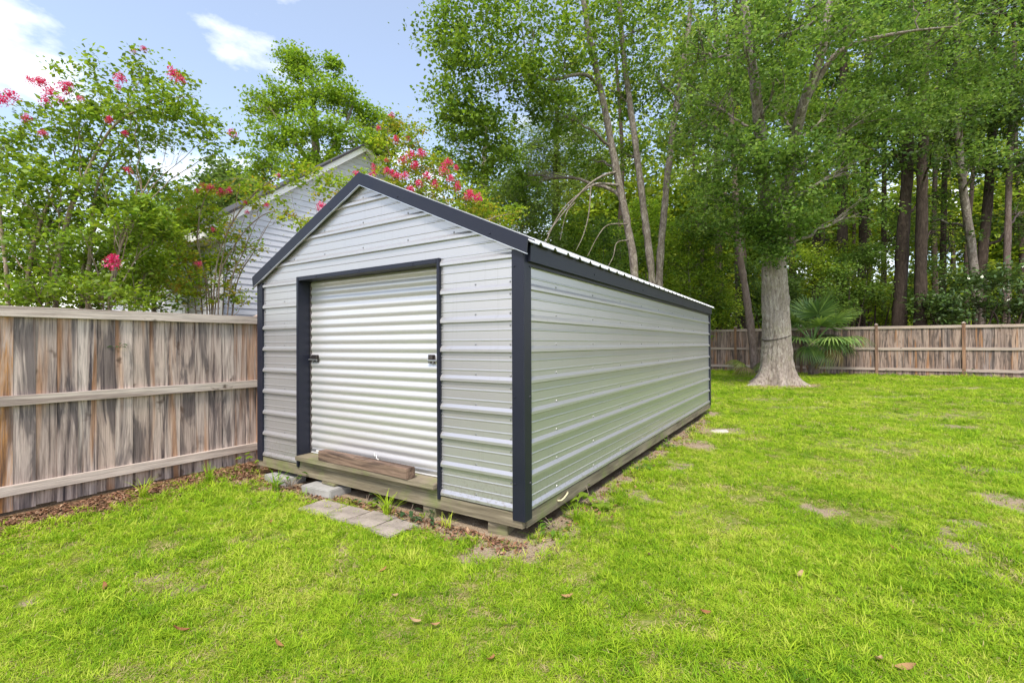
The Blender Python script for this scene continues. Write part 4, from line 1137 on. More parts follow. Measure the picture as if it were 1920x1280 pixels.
# ------------------------------------------------------------------ palms
def frond_mesh(nl, rad, spread, droop, r, pal):
    """a fan frond in its own frame: petiole along +x from the origin to the hub, fan beyond it"""
    V = []; Q = []; C = []
    hub = np.array([0, 0, 0.])
    for k in range(nl):
        a = (k / (nl - 1) - .5) * spread
        ln = rad * (.72 + .28 * math.cos(a * .55)) * r.uniform(.92, 1.06)
        d = np.array([math.cos(a), math.sin(a), .10 * math.cos(a)])
        s = np.array([-math.sin(a), math.cos(a), 0]); w0 = rad * spread / nl * .27
        prev = None
        col = np.array(pal[r.integers(len(pal))]) * r.uniform(.8, 1.2)
        for j, (t, w) in enumerate(((.04, .25), (.35, 1.0), (.62, .85), (.84, .45), (1.0, .05))):
            p = hub + d * ln * t
            p = p + np.array([0, 0, -droop * ln * max(0, t - .3) ** 2 * 1.6]) + np.array([0, 0, .03 * (k % 2) * rad])
            V += [p + s * w0 * w, p - s * w0 * w]
            C += [col, col]
            if j: 
                n = len(V); Q.append((n - 4, n - 3, n - 1, n - 2))
    return np.array(V), np.array(Q), np.array(C)
def palm(name, label, base, hub_h, fronds, pal, seed, trunk=True):
    r = np.random.default_rng(seed)
    root = empty(name, base, 0, label, 'palm')
    if trunk:
        b = MB(); zs = np.linspace(0, hub_h, 9)
        b.tube([(.02 * math.sin(z * 3), 0, z) for z in zs], [.16 + .02 * (i % 2) - .006 * i for i in range(9)], 12)
        b.build('trunk', MAT['pine_bark'], root, True)
        for k in range(14):       # old leaf boots
            a = k * 2.4; z = .08 + hub_h * k / 15
            p0 = Vector((.13 * math.cos(a), .13 * math.sin(a), z)); p1 = p0 + Vector((.09 * math.cos(a), .09 * math.sin(a), .22))
            MB().tube([p0, (p0 + p1) / 2, p1], [.05, .04, .018], 6).build('leaf_boot', MAT['post'], root)
    for (azm, elev, pet, rad, droop, dry) in fronds:
        d = Vector((math.cos(azm) * math.cos(elev), math.sin(azm) * math.cos(elev), math.sin(elev)))
        p0 = Vector((0, 0, hub_h * .92)); p1 = p0 + d * pet - Vector((0, 0, .10 * pet * pet))
        mid = (p0 + p1) / 2 + Vector((0, 0, .08 * pet))
        fr_ = np_tube(bez(p0, mid, p1, 7), np.linspace(.022, .012, 7), 6)
        V, Q, C = frond_mesh(30, rad, 4.1, droop, r, pal if not dry else [(.30, .22, .09), (.36, .27, .11)])
        # aim the fan outwards and a little down from the petiole's end
        e2 = elev - .35
        x = np.array([math.cos(azm) * math.cos(e2), math.sin(azm) * math.cos(e2), math.sin(e2)])
        y = np.array([-math.sin(azm), math.cos(azm), 0]); z = np.cross(x, y)
        W = V @ np.stack([x, y, z]) + np.array(p1)
        bag = Bag(); bag.add(fr_[0], fr_[1], np.tile(np.array(pal[0]) * 1.3, (len(fr_[0]), 1))); bag.add(W, Q, C)
        A, B_, Cc = bag.out()
        np_mesh('frond', A, B_, MAT['frond'], root, (0, 0, 0), Cc)
    return root
P_PALM = [(.11, .20, .055), (.17, .27, .07), (.24, .35, .09)]
pb_ = gp(1524, 17.4)
fr_list = []
rr = np.random.default_rng(9)
for k in range(17):
    ring_ = k % 3
    fr_list.append((k * 2.399 + rr.uniform(-.2, .2), (.30, .85, 1.30)[ring_] + rr.uniform(-.15, .15), (1.1, 1.3, 1.4)[ring_] * rr.uniform(.85, 1.1), rr.uniform(.85, 1.08), (.42, .22, .08)[ring_], False))
fr_list += [(-1.5, .25, .75, .75, .9, False), (-.4, .35, 1.15, .85, .7, False), (-2.4, -.1, .6, .62, 1.0, False), (-.9, -.25, .7, .6, 1.1, True), (.2, .1, 1.2, .7, .8, False), (-1.45, -.45, .55, .62, 1.0, False)]
palm('fan_palm', 'bushy fan palm with green fronds in front of the back fence', (pb_[0], pb_[1], pb_[2] + .05), 1.25, fr_list, P_PALM, 61)
pb2 = gp(1412, 17.6)
palm('fan_palm', 'small yellowing palm sprout between the leaning trunk and the oak', (pb2[0], pb2[1], pb2[2] + .05), .12, [(-1.2, .7, .45, .6, .8, False), (2.6, .8, .55, .6, .9, False), (.3, .75, .5, .55, .8, False), (-2.6, .45, .5, .5, 1.0, True)], [(.16, .22, .05), (.24, .27, .06)], 62, False)

# ------------------------------------------------------------------ crape myrtles behind the left fence
def petal_cluster(seed):
    r = np.random.default_rng(seed)
    n = 300
    q = r.normal(size=(n, 3)); q /= np.linalg.norm(q, axis=1, keepdims=True); q *= (r.random((n, 1)) ** .6) * 1.15
    P = q * np.array([.85, .85, 1.0]); P[:, :2] *= (1.05 - .45 * np.clip(P[:, 2:3], -1, 1)); P += .12 * np.round(P * 2.5) * r.uniform(-.5, .8, (1, 3))
    P[:, 2] += .1
    tint = np.array([(.66, .03, .17), (.78, .06, .25), (.55, .02, .12), (.82, .14, .33)])[r.integers(0, 4, n)] * r.uniform(.8, 1.15, (n, 1))
    V, Q, C = leaves(P, .20, .95, 0, r, np.clip(tint, 0, 1), .3)
    me = np_mesh('flower_cluster', V, Q, MAT['petal'], None, (0, 0, 0), C)
    return me
proto_fl = [petal_cluster(900 + k) for k in range(4)]
def flowers(root, spots):
    base = Vector(root.location)
    for i, (px, py, D, s) in enumerate(spots):
        o = bpy.data.objects.new('flower_cluster', random.choice(proto_fl).data)
        COL.objects.link(o); o.parent = root
        o.location = Vector(at(px, py, D)) - base
        o['kind'] = 'stuff'
        s *= .85; o.scale = (s, s, s * random.uniform(.75, 1.1)); o.rotation_euler = (random.uniform(-.5, .5), random.uniform(-.5, .5), random.uniform(0, 6.28))
M0 = 6.0
def stem(pts, r0, r1):
    P = [gp(pts[0][0], pts[0][2])] + [tp(*p) for p in pts[1:]]
    r0 *= .62
    return (P, [r0, r0 * .85, (r0 + r1) / 2, r1 * .8, .002])
stemsA = [stem([(45, 0, 6.3), (50, 560, 6.3), (75, 420, 6.25), (140, 280, 6.2), (120, 180, 6.1)], .05, .014), stem([(100, 0, 6.0), (105, 560, 6.0), (120, 440, 6.0), (160, 330, 5.9), (215, 235, 5.8), (300, 190, 5.7), (370, 180, 5.6)], .045, .012),
          stem([(170, 0, 6.2), (165, 560, 6.2), (172, 450, 6.2), (185, 340, 6.2), (245, 240, 6.2), (280, 190, 6.2)], .05, .012), stem([(150, 0, 6.4), (155, 520, 6.4), (185, 410, 6.4), (215, 330, 6.4), (270, 280, 6.5), (330, 260, 6.5)], .038, .010),
          stem([(85, 0, 6.2), (90, 570, 6.2), (115, 450, 6.2), (150, 330, 6.3), (200, 230, 6.3), (225, 150, 6.3)], .035, .010), stem([(20, 0, 6.0), (15, 560, 6.0), (5, 450, 6.0), (-10, 320, 6.0), (-40, 200, 5.9)], .045, .012),
          stem([(190, 0, 5.9), (205, 560, 5.9), (235, 440, 5.8), (285, 330, 5.8), (320, 310, 5.7)], .030, .008)]
lobA = []
for (px, py, dd, rx, n) in [(20, 260, 0, .38, 44), (90, 250, .1, .38, 46), (150, 230, -.1, .36, 44), (200, 200, .2, .36, 44), (250, 205, -.2, .36, 44), (310, 190, -.3, .34, 38), (350, 220, -.3, .30, 30), (385, 260, -.2, .20, 14),
        (130, 150, .1, .26, 14), (175, 120, .1, .22, 12), (265, 140, .1, .22, 14), (290, 250, .3, .36, 40), (230, 280, 0, .36, 44), (160, 310, .3, .36, 40), (80, 330, -.2, .36, 44), (20, 350, .1, .36, 44), (330, 150, -.1, .2, 12),
        (50, 420, .4, .34, 34), (120, 400, .5, .32, 30), (200, 380, .4, .34, 34), (270, 340, .2, .3, 30), (20, 490, .5, .36, 34), (100, 500, .6, .36, 34), (180, 480, .5, .36, 36), (240, 440, .4, .34, 34), (60, 560, .4, .36, 34), (150, 560, .5, .36, 36), (225, 540, .3, .36, 38), (280, 500, .3, .32, 34), (405, 225, -.2, .16, 8), (400, 290, -.1, .14, 7), (-40, 300, 0, .4, 34), (-60, 430, .2, .4, 34), (-40, 540, .3, .4, 30), (40, 380, -.3, .34, 12), (110, 350, -.35, .3, 10), (190, 330, -.35, .3, 10), (30, 450, -.35, .34, 12), (90, 460, -.4, .3, 12), (150, 430, -.4, .3, 11), (215, 410, -.4, .3, 11), (60, 530, -.4, .34, 13), (130, 530, -.45, .32, 13), (195, 540, -.45, .32, 13), (255, 560, -.4, .3, 12), (260, 390, -.2, .26, 22), (300, 430, -.1, .26, 22), (430, 262, -.2, .12, 7), (262, 108, .1, .15, 9), (255, 125, .1, .12, 6), (10, 560, -.4, .3, 11)]:
    lobA.append(lob(px, py, M0 + dd, rx, int(n * (.62 if py < 300 else .85 if py < 380 else 1.25))))
myA = tree('crape_myrtle', 'tall multi-stemmed crape myrtle with pink blossom at the far left behind the fence', 'tree', stemsA, lobA, (.060, .58, 16, .10, .1), P_MYR, 'myrtle_bark', 71, 'crape myrtles behind the left fence', dens=.9, limb_r=.016, trunk_sides=9)
flowers(myA, [(18, 180, 5.9, .11), (5, 190, 5.8, .09), (75, 155, 6.0, .11), (95, 175, 5.9, .10), (120, 165, 5.9, .09), (85, 190, 5.9, .08), (115, 190, 5.8, .09), (225, 148, 5.9, .09), (222, 165, 5.9, .06), (325, 140, 5.7, .09), (340, 150, 5.7, .06), (250, 95, 6.1, .05), (270, 92, 6.1, .05), (50, 222, 5.6, .07), (80, 250, 5.6, .06), (435, 250, 5.8, .075), (240, 320, 5.8, .07), (205, 225, 5.6, .06), (130, 160, 5.9, .06), (55, 150, 6, .06), (210, 492, 5.25, .115), (150, 185, 5.8, .05), (235, 250, 5.6, .05)])
M1 = 6.8
stemsB = [stem([(400 + a, 0, M1 + z), (400 + a * 1.6, 560, M1 + z), (400 + a * 3.2, 470, M1 + z * 1.5), (400 + a * 4.6 + 10, 390, M1 + z * 2)], .018, .007) for a, z in [(-22, 0), (-14, .2), (-8, -.1), (-2, .15), (6, -.2), (12, .1), (18, -.1), (24, .1)]]
stemsB.append(stem([(395, 0, 6.7), (400, 560, 6.7), (420, 450, 6.6), (470, 370, 6.5), (520, 335, 6.4), (580, 320, 6.4), (660, 335, 6.4)], .022, .006))
stemsB.append(stem([(395, 0, 6.7), (405, 560, 6.7), (440, 460, 6.6), (500, 400, 6.5), (560, 410, 6.45), (590, 425, 6.4)], .018, .005))
stemsB.append(stem([(398, 0, 6.7), (392, 560, 6.7), (370, 450, 6.7), (390, 360, 6.6), (440, 335, 6.6), (500, 345, 6.5)], .018, .005))
lobB = []
for (px, py, dd, rx, n) in [(330, 420, 0, .34, 44), (390, 410, .1, .32, 44), (290, 450, .2, .34, 40), (440, 440, -.1, .28, 34), (350, 480, -.1, .36, 48), (420, 490, .1, .32, 40), (300, 520, .1, .36, 40), (380, 540, -.1, .34, 40), (440, 550, .1, .24, 22), (270, 400, .3, .28, 28), (340, 370, .2, .26, 26), (470, 470, 0, .2, 16), (460, 560, .0, .16, 8),
        (400, 360, -.1, .22, 22), (450, 345, -.2, .2, 20), (480, 380, -.3, .2, 20), (500, 350, -.3, .16, 16), (540, 335, -.4, .17, 20), (580, 325, -.4, .17, 20), (620, 335, -.4, .18, 22), (655, 345, -.4, .16, 18), (600, 365, -.4, .14, 14), (640, 370, -.4, .14, 14), (530, 405, -.35, .15, 15), (565, 415, -.35, .15, 15), (590, 420, -.35, .12, 10), (525, 375, -.35, .1, 8), (680, 325, -.4, .08, 6)]:
    lobB.append(lob(px, py, M1 + dd, rx, int(n * (.6 if px > 470 else .6 if px > 425 else 1.0)), rz=rx * (.55 if px > 470 else .75)))
myB = tree('crape_myrtle', 'bushy crape myrtle with yellow-orange tips in front of the house siding', 'tree', stemsB, lobB, (.052, .58, 17, .085, .1), P_MYR2, 'myrtle_bark', 72, 'crape myrtles behind the left fence', dens=0.7, limb_r=.014, trunk_sides=7)
flowers(myB, [(380, 348, 6.6, .05), (395, 352, 6.6, .07), (415, 360, 6.6, .08), (370, 360, 6.6, .06), (430, 358, 6.5, .06), (460, 380, 6.4, .04), (500, 385, 6.4, .045), (602, 387, 6.2, .075), (522, 330, 6.3, .05), (463, 398, 6.4, .04), (372, 495, 6.3, .055), (400, 430, 6.4, .04), (668, 327, 6.3, .06), (205, 380, 6.4, .06), (290, 350, 6.6, .05)])
M2 = 10.0
stemsC = [stem([(770, 0, M2), (760, 420, M2), (745, 330, M2), (725, 270, M2), (735, 215, M2)], .035, .010), stem([(780, 0, M2), (790, 430, M2), (790, 340, M2), (785, 270, M2), (745, 235, M2)], .035, .010), stem([(790, 0, 10.1), (810, 420, 10.1), (830, 340, 10.1), (850, 300, 10.1)], .03, .010), stem([(795, 0, 9.9), (820, 440, 9.9), (860, 380, 9.8), (890, 360, 9.7)], .03, .010), stem([(775, 0, 9.9), (770, 420, 9.9), (790, 350, 9.8), (830, 310, 9.7)], .03, .01), stem([(800, 0, 9.9), (850, 450, 9.8), (920, 410, 9.6), (965, 400, 9.5)], .03, .01)]
lobC = []
for (px, py, dd, rx, n) in [(740, 230, 0, .26, 18), (720, 270, 0, .28, 22), (770, 270, 0, .32, 28), (760, 310, -.1, .34, 30), (810, 310, 0, .36, 34), (740, 345, -.2, .34, 26), (790, 350, -.1, .4, 40), (840, 340, 0, .36, 34), (830, 380, -.1, .4, 40), (880, 370, 0, .36, 34), (870, 400, -.1, .4, 40), (910, 400, 0, .4, 36), (940, 420, -.1, .36, 30), (720, 310, -.1, .25, 16), (780, 240, 0, .2, 10), (960, 400, -.2, .26, 18), (700, 270, 0, .18, 10)]:
    lobC.append(lob(px, py, M2 + dd, rx, n))
myC = tree('crape_myrtle', 'crape myrtle full of pink blossom rising behind the shed ridge', 'tree', stemsC, lobC, (.065, .58, 17, .11, .1), P_MYR2, 'myrtle_bark', 73, 'crape myrtles behind the left fence', dens=0.8, limb_r=.018, trunk_sides=7)
flowers(myC, [(735, 218, 10, .10), (742, 262, 9.8, .09), (765, 260, 9.8, .07), (725, 300, 9.7, .07), (770, 290, 9.6, .14), (790, 288, 9.6, .13), (755, 300, 9.6, .12), (778, 310, 9.6, .11), (735, 325, 9.6, .10), (745, 330, 9.5, .12), (700, 325, 9.4, .1), (840, 305, 9.7, .13), (832, 318, 9.6, .13), (845, 335, 9.6, .11), (858, 350, 9.6, .11), (880, 366, 9.5, .14), (895, 372, 9.5, .13), (800, 330, 9.6, .12), (815, 345, 9.6, .1), (785, 345, 9.5, .1), (770, 355, 9.5, .11), (855, 315, 9.7, .08), (710, 240, 9.9, .07), (725, 320, 9.5, .09), (760, 330, 9.5, .11), (700, 312, 9.5, .07)])
for p_ in proto_fl: bpy.data.objects.remove(p_)

# ------------------------------------------------------------------ small plants
def weed(name, label, X, Y, n, ln, w, h, pal, seed, lobed=False, group=None, z=None):
    r = np.random.default_rng(seed)
    z0 = gz(X, Y) if z is None else z
    root = empty(name, (X, Y, z0), 0, label, 'weed', group)
    b = MB()
    st_ = Bag(); lv = Bag()
    for k in range(n):
        a = r.uniform(0, 6.28); e = r.uniform(.35, 1.2)
        d = np.array([math.cos(a) * math.cos(e), math.sin(a) * math.cos(e), math.sin(e)])
        hh = h * r.uniform(.4, 1.0)
        tip = d * hh
        V, Q = np_tube(bez((0, 0, 0), (tip[0] * .3, tip[1] * .3, tip[2] * .7), tip, 5), np.linspace(.003, .0015, 5), 5); st_.add(V, Q)
        d2 = np.array([math.cos(a), math.sin(a), -.15]); d2 /= np.linalg.norm(d2)
        parts_ = [(d2, 1.0)] if not lobed else [(d2, 1.0), (np.array([math.cos(a + .9), math.sin(a + .9), -.1]), .75), (np.array([math.cos(a - .9), math.sin(a - .9), -.1]), .75)]
        for dd, sc in parts_:
            s = np.cross(dd, [0, 0, 1]); s /= np.linalg.norm(s)
            l_ = ln * sc * r.uniform(.8, 1.15); ww = w * sc
            A = tip; Bm = tip + dd * l_ * .45; T_ = tip + dd * l_ - np.array([0, 0, .15 * l_])
            col = np.array(pal[r.integers(len(pal))]) * r.uniform(.85, 1.15)
            lv.add(np.array([A, Bm + s * ww / 2 + [0, 0, .006], T_, Bm - s * ww / 2 + [0, 0, .006]]), np.array([[0, 1, 2, 3]]), np.tile(col, (4, 1)))
    V, Q, _ = st_.out(); np_mesh('stem', V, Q, MAT['myrtle_bark'], root)['kind'] = 'stuff'
    V, Q, C = lv.out(); np_mesh('leaf', V, Q, MAT['leaf'], root, (0, 0, 0), C)['kind'] = 'stuff'
    return root
wl = lambda lx, ly: L(lx, ly)[:2]
G1 = [(.10, .20, .03), (.14, .27, .035), (.08, .16, .03)]
G2 = [(.05, .11, .045), (.07, .14, .055)]
GY = [(.20, .32, .03), (.25, .37, .04)]
weed('weed', 'bright lobed maple seedling against the beam near the shed corner', *wl(.10, .98), 9, .10, .05, .20, GY, 1, True)
weed('weed', 'yellow green seedling between fence post and left shed corner', *wl(-3.62, .12), 10, .08, .05, .26, GY, 2, True)
weed('weed', 'dark green weed under the beam behind the second paving slab', *wl(-1.56, -.08), 8, .07, .035, .12, G2, 3)
weed('weed', 'light green weed under the beam behind the third paving slab', *wl(-1.38, -.09), 9, .06, .04, .10, GY, 4, True)
weed('weed', 'broad-leaved dark weed under the beam left of the right jamb', *wl(-1.02, -.10), 10, .075, .04, .12, G2, 5)
weed('weed', 'small dark weed under the beam below the right jamb', *wl(-.86, -.10), 7, .06, .03, .11, G2, 6)
weed('weed', 'dark leafy weed between the two concrete blocks', *wl(-2.62, -.12), 13, .08, .035, .22, G1, 7)
weed('weed', 'leafy weed clump just around the near corner of the shed', *wl(.12, .25), 14, .07, .035, .16, G1, 8)
weed('weed', 'low weed against the shed side halfway along', *wl(.10, 2.3), 10, .08, .04, .16, G1, 9)
weed('weed', 'low weed against the shed side towards the far end', *wl(.10, 3.7), 10, .08, .04, .16, G1, 10)
weed('weed', 'small weed growing at the foot of the second back fence post', *at(1818, 640, 16.0)[:2], 22, .12, .07, .42, G2, 11)
weed('weed', 'small weed at the foot of the fence right of the first back post', *at(1671, 640, 17.0)[:2], 14, .10, .05, .30, G2, 12)
X, Y = wl(-3.98, -1.02)
r_ = np.random.default_rng(4)
o = weed('weed', 'small green sprig poking through between the left fence pickets', *( -3.905, 4.655), 6, .045, .03, .06, G2, 13, z=1.40)

# ------------------------------------------------------------------ lawn grass
tuftcol = bpy.data.collections.new('grass_tufts')
def tuft(name, nb, hmin, hmax, w, lean, spread, mat, seed):
    r = np.random.default_rng(seed); V = []; F = []
    for k in range(nb):
        a = r.uniform(0, 6.28); p = np.array([r.normal() * spread, r.normal() * spread, -.004])
        h = r.uniform(hmin, hmax); ln = lean * r.uniform(.3, 1.5)
        d = np.array([math.cos(a), math.sin(a), 0]); s = np.array([-math.sin(a), math.cos(a), 0]) * w * r.uniform(.7, 1.2) * .5
        n = len(V)
        tw = r.uniform(-.6, .6)
        for t, ww in ((0, .8), (.35, 1.0), (.7, .75), (1.0, .06)):
            q = p + d * (ln * h * t ** 1.8) + np.array([0, 0, h * (t - .38 * ln * t * t)])
            s2 = s * ww * math.cos(tw * t) + np.array([0, 0, 1]) * w * .5 * ww * math.sin(tw * t)
            V += [q - s2, q + s2]
        for j in range(3): F.append((n + 2 * j, n + 2 * j + 1, n + 2 * j + 3, n + 2 * j + 2))
    o = np_mesh(name, np.array(V), np.array(F), MAT[mat])
    COL.objects.unlink(o); tuftcol.objects.link(o)
    return o
for k in range(6): tuft('a_tuft_%d' % k, 16, .022, .060, .0046, 1.05, .030, 'grass', 10 + k)
tuft('b_tuft_6', 13, .05, .105, .0055, .9, .022, 'grass', 30)
tuft('b_tuft_7', 11, .05, .12, .0060, .8, .020, 'grass', 31)
tuft('c_tuft_8', 14, .018, .045, .0040, 1.5, .035, 'straw', 32)
def lawn():
    r = np.random.default_rng(12)
    Xs, Ys, Ss, Is, Ds = [], [], [], [], []
    for (d0, d1, dens, sc) in [(.9, 3.0, 3200, .60), (3.0, 4.6, 2500, .68), (4.6, 7, 1450, .80), (7, 11, 520, 1.12), (11, 16, 260, 1.35), (16, 24, 140, 1.6)]:
        a0, a1 = R(-68), R(66)
        area = (a1 - a0) / 2 * (d1 ** 2 - d0 ** 2)
        n = int(area * dens)
        d = np.sqrt(r.uniform(d0 ** 2, d1 ** 2, n)); a = r.uniform(a0, a1, n)
        Xs.append(d * np.sin(a)); Ys.append(d * np.cos(a)); Ss.append(np.full(n, sc)); Ds.append(d)
    X = np.concatenate(Xs); Y = np.concatenate(Ys); S = np.concatenate(Ss); D = np.concatenate(Ds)
    lx, ly = toL(X, Y)
    ok = (lx > -4.0) & (ly < 19.15) & ~((lx > -3.46) & (lx < .0) & (ly > -.02) & (ly < 7.42))
    bm = bare_mask(X, Y); lm = litter_mask(X, Y)
    ok &= r.random(len(X)) > np.clip(bm * 1.05 + lm, 0, .95)
    # pavers and blocks keep clear
    ok &= ~((lx > -1.97) & (lx < -.9) & (ly > -.44) & (ly < -.2) & (r.random(len(X)) < .96))
    ok &= ~((lx > -2.43) & (lx < -1.97) & (ly > -.17) & (ly < .2))
    ok &= r.random(len(X)) > thin_mask(X, Y)
    X, Y, S, D, lx, ly = X[ok], Y[ok], S[ok], D[ok], lx[ok], ly[ok]
    n = len(X)
    thin = vnoise(X, Y, 2.2) * .5 + vnoise(X + 9, Y + 4, 6.0) * .5
    I = r.integers(0, 6, n)
    u = r.random(n)
    I = np.where(u < .045 + .10 * (vnoise(X, Y, .8) > .62), 6 + r.integers(0, 2, n), I)
    I = np.where(r.random(n) < .10 + .55 * np.clip((thin - .50) * 3.2, 0, 1), 8, I)
    edge = ((np.abs(lx + 3.75) < .35) & (ly < .2)) | ((lx > 0) & (lx < .3) & (ly > -.2) & (ly < 7.5)) | ((ly > 18.7))
    I = np.where(edge & (r.random(n) < .35), 6 + r.integers(0, 2, n), I)
    S = S * r.uniform(.7, 1.25, n) * (.75 + .5 * vnoise(X, Y, 1.1))
    Z = ground_z(X, Y)
    me = bpy.data.meshes.new('lawn_grass')
    me.vertices.add(n); me.vertices.foreach_set('co', np.stack([X, Y, Z], -1).astype(np.float32).ravel())
    for nm, ty, arr in (('scl', 'FLOAT', S), ('idx', 'INT', I)):
        a_ = me.attributes.new(nm, ty, 'POINT'); a_.data.foreach_set('value', arr.astype(np.float32 if ty == 'FLOAT' else np.int32))
    a_ = me.attributes.new('rot', 'FLOAT_VECTOR', 'POINT')
    a_.data.foreach_set('vector', np.stack([r.normal(size=n) * .12, r.normal(size=n) * .12, r.uniform(0, 6.283, n)], -1).astype(np.float32).ravel())
    o = bpy.data.objects.new('lawn_grass', me); COL.objects.link(o)
    g = bpy.data.node_groups.new('grass_instances', 'GeometryNodeTree')
    g.interface.new_socket('Geometry', in_out='INPUT', socket_type='NodeSocketGeometry')
    g.interface.new_socket('Geometry', in_out='OUTPUT', socket_type='NodeSocketGeometry')
    gi = g.nodes.new('NodeGroupInput'); go = g.nodes.new('NodeGroupOutput')
    ci = g.nodes.new('GeometryNodeCollectionInfo'); ci.inputs['Collection'].default_value = tuftcol
    ci.inputs['Separate Children'].default_value = True; ci.inputs['Reset Children'].default_value = True
    ip = g.nodes.new('GeometryNodeInstanceOnPoints'); ip.inputs['Pick Instance'].default_value = True
    def attr(nm, ty):
        a = g.nodes.new('GeometryNodeInputNamedAttribute'); a.data_type = ty; a.inputs['Name'].default_value = nm
        return a.outputs[0]
    g.links.new(gi.outputs[0], ip.inputs['Points']); g.links.new(ci.outputs[0], ip.inputs['Instance'])
    g.links.new(attr('idx', 'INT'), ip.inputs['Instance Index']); g.links.new(attr('rot', 'FLOAT_VECTOR'), ip.inputs['Rotation']); g.links.new(attr('scl', 'FLOAT'), ip.inputs['Scale'])
    g.links.new(ip.outputs[0], go.inputs[0])
    md = o.modifiers.new('grass', 'NODES'); md.node_group = g
    tag(o, 'bright lime green lawn grass', 'grass', None, 'stuff')
    return n
NG = lawn()

# taller grass clumps one can pick out
def clump(lx, ly, n, h, label, seed, z=None):
    X, Y = wl(lx, ly); r = np.random.default_rng(seed); V = []; F = []
    for k in range(n):
        a = r.uniform(0, 6.28); hh = h * r.uniform(.5, 1.1); lean = r.uniform(.2, 1.1); w = .006
        p = np.array([r.normal() * .018, r.normal() * .018, -.01]); d = np.array([math.cos(a), math.sin(a), 0]); s = np.array([-math.sin(a), math.cos(a), 0]) * w / 2
        m_ = len(V)
        for t, ww in ((0, .7), (.3, 1), (.55, .95), (.8, .65), (1, .05)):
            q = p + d * lean * hh * t ** 1.9 + np.array([0, 0, hh * (t - .42 * lean * t * t)])
            V += [q - s * ww, q + s * ww]
        for j in range(4): F.append((m_ + 2 * j, m_ + 2 * j + 1, m_ + 2 * j + 3, m_ + 2 * j + 2))
    o = np_mesh('grass_clump', np.array(V), np.array(F), MAT['grass']); o.location = (X, Y, gz(X, Y)); o['kind'] = 'stuff'
    tag(o, label, 'grass')
clump(-1.20, -.17, 34, .26, 'tall grass clump between the paving slabs and the beam', 1)
clump(-2.72, -.22, 30, .28, 'tall grass clump in front of the half hidden concrete block', 2)
clump(-.62, -.10, 14, .17, 'small grass clump under the beam right of the door', 3)
clump(-3.55, -.45, 44, .26, 'tall grass clump in the mulch near the left fence end', 4)
clump(.16, .55, 40, .20, 'grass clump at the shed side under the rope', 5)
clump(-3.62, -1.0, 40, .24, 'tall grass clump in the mulch along the left fence', 6)

# ------------------------------------------------------------------ mulch and fallen leaves
def mulch():
    r = np.random.default_rng(15)
    n = 8000
    lx = -4.0 + np.abs(r.normal(size=n)) * .36; ly = r.uniform(-3.2, .5, n)
    m2 = 1500
    lx = np.concatenate([lx, r.uniform(-3.7, .05, m2)]); ly = np.concatenate([ly, -.05 - np.abs(r.normal(size=m2)) * .12])
    m3 = 700
    lx = np.concatenate([lx, .03 + np.abs(r.normal(size=m3)) * .16]); ly = np.concatenate([ly, r.uniform(-.2, 6.5, m3)])
    m4 = 900
    lx = np.concatenate([lx, r.normal(size=m4) * .9 + .8]); ly = np.concatenate([ly, r.normal(size=m4) * .6 + 13.7])
    ok = lx > -4.02
    ok &= ~((lx > -2.0) & (lx < -.86) & (ly > -.47) & (ly < -.17))
    lx, ly = lx[ok], ly[ok]
    X = OX + lx * CT + ly * ST; Y = OY - lx * ST + ly * CT
    P = np.stack([X, Y, ground_z(X, Y) + .006 + r.random(len(X)) * .012], -1)
    tint = np.array([(.22, .115, .065), (.30, .17, .10), (.14, .075, .045), (.36, .24, .15), (.26, .13, .08)])[r.integers(0, 5, len(P))] * r.uniform(.7, 1.25, (len(P), 1))
    V, Q, C = leaves(P, .042, .42, 0, r, tint, .88)
    o = np_mesh('leaf_mulch', V, Q, MAT['litter'], None, (0, 0, 0), C)
    tag(o, 'reddish brown leaf mulch along the fence and shed', 'mulch', None, 'stuff')
mulch()
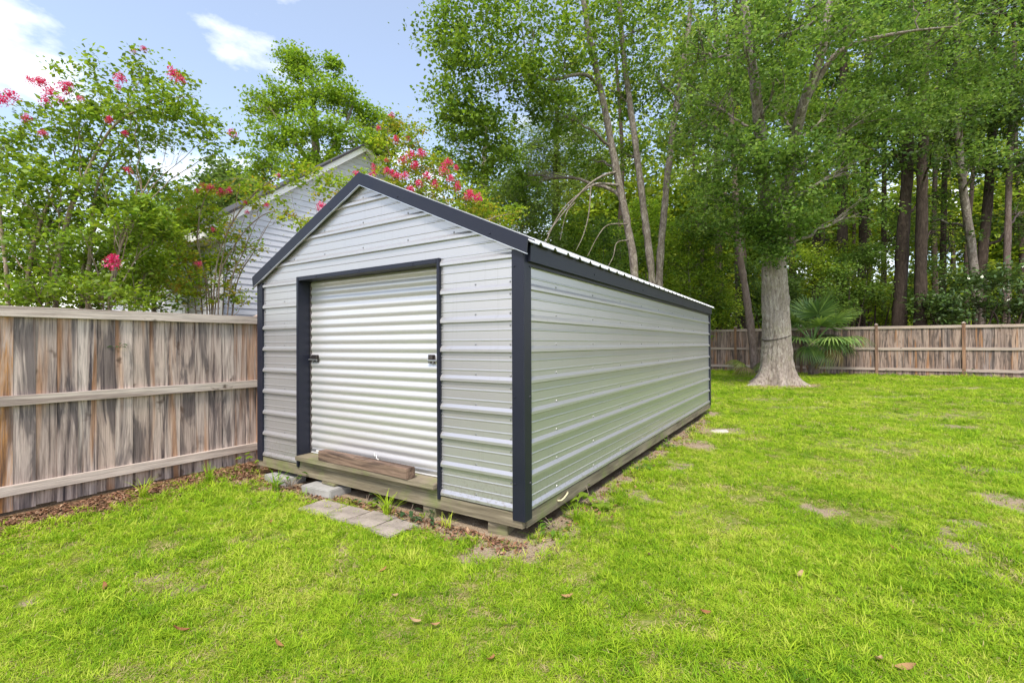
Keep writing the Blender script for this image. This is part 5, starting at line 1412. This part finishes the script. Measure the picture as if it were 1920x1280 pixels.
def dead_leaf(X, Y, s, label, group, seed, z=.022):
    r = np.random.default_rng(seed)
    V = []; F = []
    nL = 6
    for i in range(nL + 1):
        t = i / nL; w = math.sin(math.pi * (t * .92 + .06)) ** .8 * .19 * s
        x = (t - .5) * s; zc = .16 * s * (2 * t - 1) ** 2
        V += [(x, -w, zc + .10 * s), (x, 0, zc), (x, w, zc + .08 * s)]
    for i in range(nL):
        for j in range(2): F.append((3 * i + j, 3 * i + j + 1, 3 * i + 4 + j, 3 * i + 3 + j))
    tint = np.array([(.30, .15, .06), (.36, .21, .10), (.26, .11, .05), (.40, .27, .15)])[r.integers(0, 4)]
    o = np_mesh('fallen_leaf', np.array(V), np.array(F), MAT['litter'], None, (0, 0, 0), np.tile(tint, (len(V), 1)), True)
    o.location = (X, Y, gz(X, Y) + z); o.rotation_euler = (r.uniform(-.5, .5), r.uniform(-.5, .5), r.uniform(0, 6.28))
    tag(o, label, 'leaf', group)
FLG = 'fallen leaves on the lawn'
dead_leaf(1.70, 2.03, .08, 'largest curled brown leaf on the grass at the lower right', FLG, 1)
dead_leaf(1.62, 2.08, .07, 'orange leaf fragment beside the largest curled leaf', FLG, 2)
dead_leaf(1.73, 2.83, .07, 'tan leaf on the grass right of the shed corner', FLG, 3)
dead_leaf(-1.64, 2.31, .075, 'pale narrow leaf on the grass at the lower left', FLG, 4)
dead_leaf(-1.91, 3.69, .06, 'orange brown leaf on the grass left of the paving slabs', FLG, 5)
for i, (x, y, lab) in enumerate([(-.5, 2.37, 'upright tan leaf in the grass straight below the square timber, left of a pair'), (-.39, 2.34, 'brown leaf in the grass, right one of the close pair below the timber'), (-.66, 2.6, 'small leaf halfway between the paving slabs and the close leaf pair'),
        (-.8, 2.9, 'small tan leaf on the grass just below the rightmost paving slab'), (.3, 2.6, 'tan leaf on the grass below the near shed corner'), (-2.39, 2.75, 'brown leaf on the grass nearest the left edge'), (.9, 3.1, 'little leaf on the grass a stride right of the near shed corner'),
        (2.6, 3.2, 'little leaf between the bare sandy patches on the right'), (1.0, 2.45, 'reddish leaf on the grass in the lower middle right'), (3.0, 5.5, 'small leaf on the lawn beside the middle of the shed'), (4.8, 7.4, 'small leaf on the lawn right of the flat stone'),
        (7.9, 9.6, 'tiny leaf on the far lawn in front of the oak'), (8.8, 10.6, 'tiny leaf on the far lawn in front of the palm'), (5.6, 9.0, 'tiny leaf on the lawn beyond the far shed corner'), (-.1, 2.1, 'small leaf near the bottom edge below the shed corner'), (-1.1, 2.2, 'small leaf near the bottom edge left of centre'), (2.9, 2.6, 'small leaf at the lower right edge of the lawn')]):
    dead_leaf(x, y, random.uniform(.045, .07), lab, FLG, 20 + i)
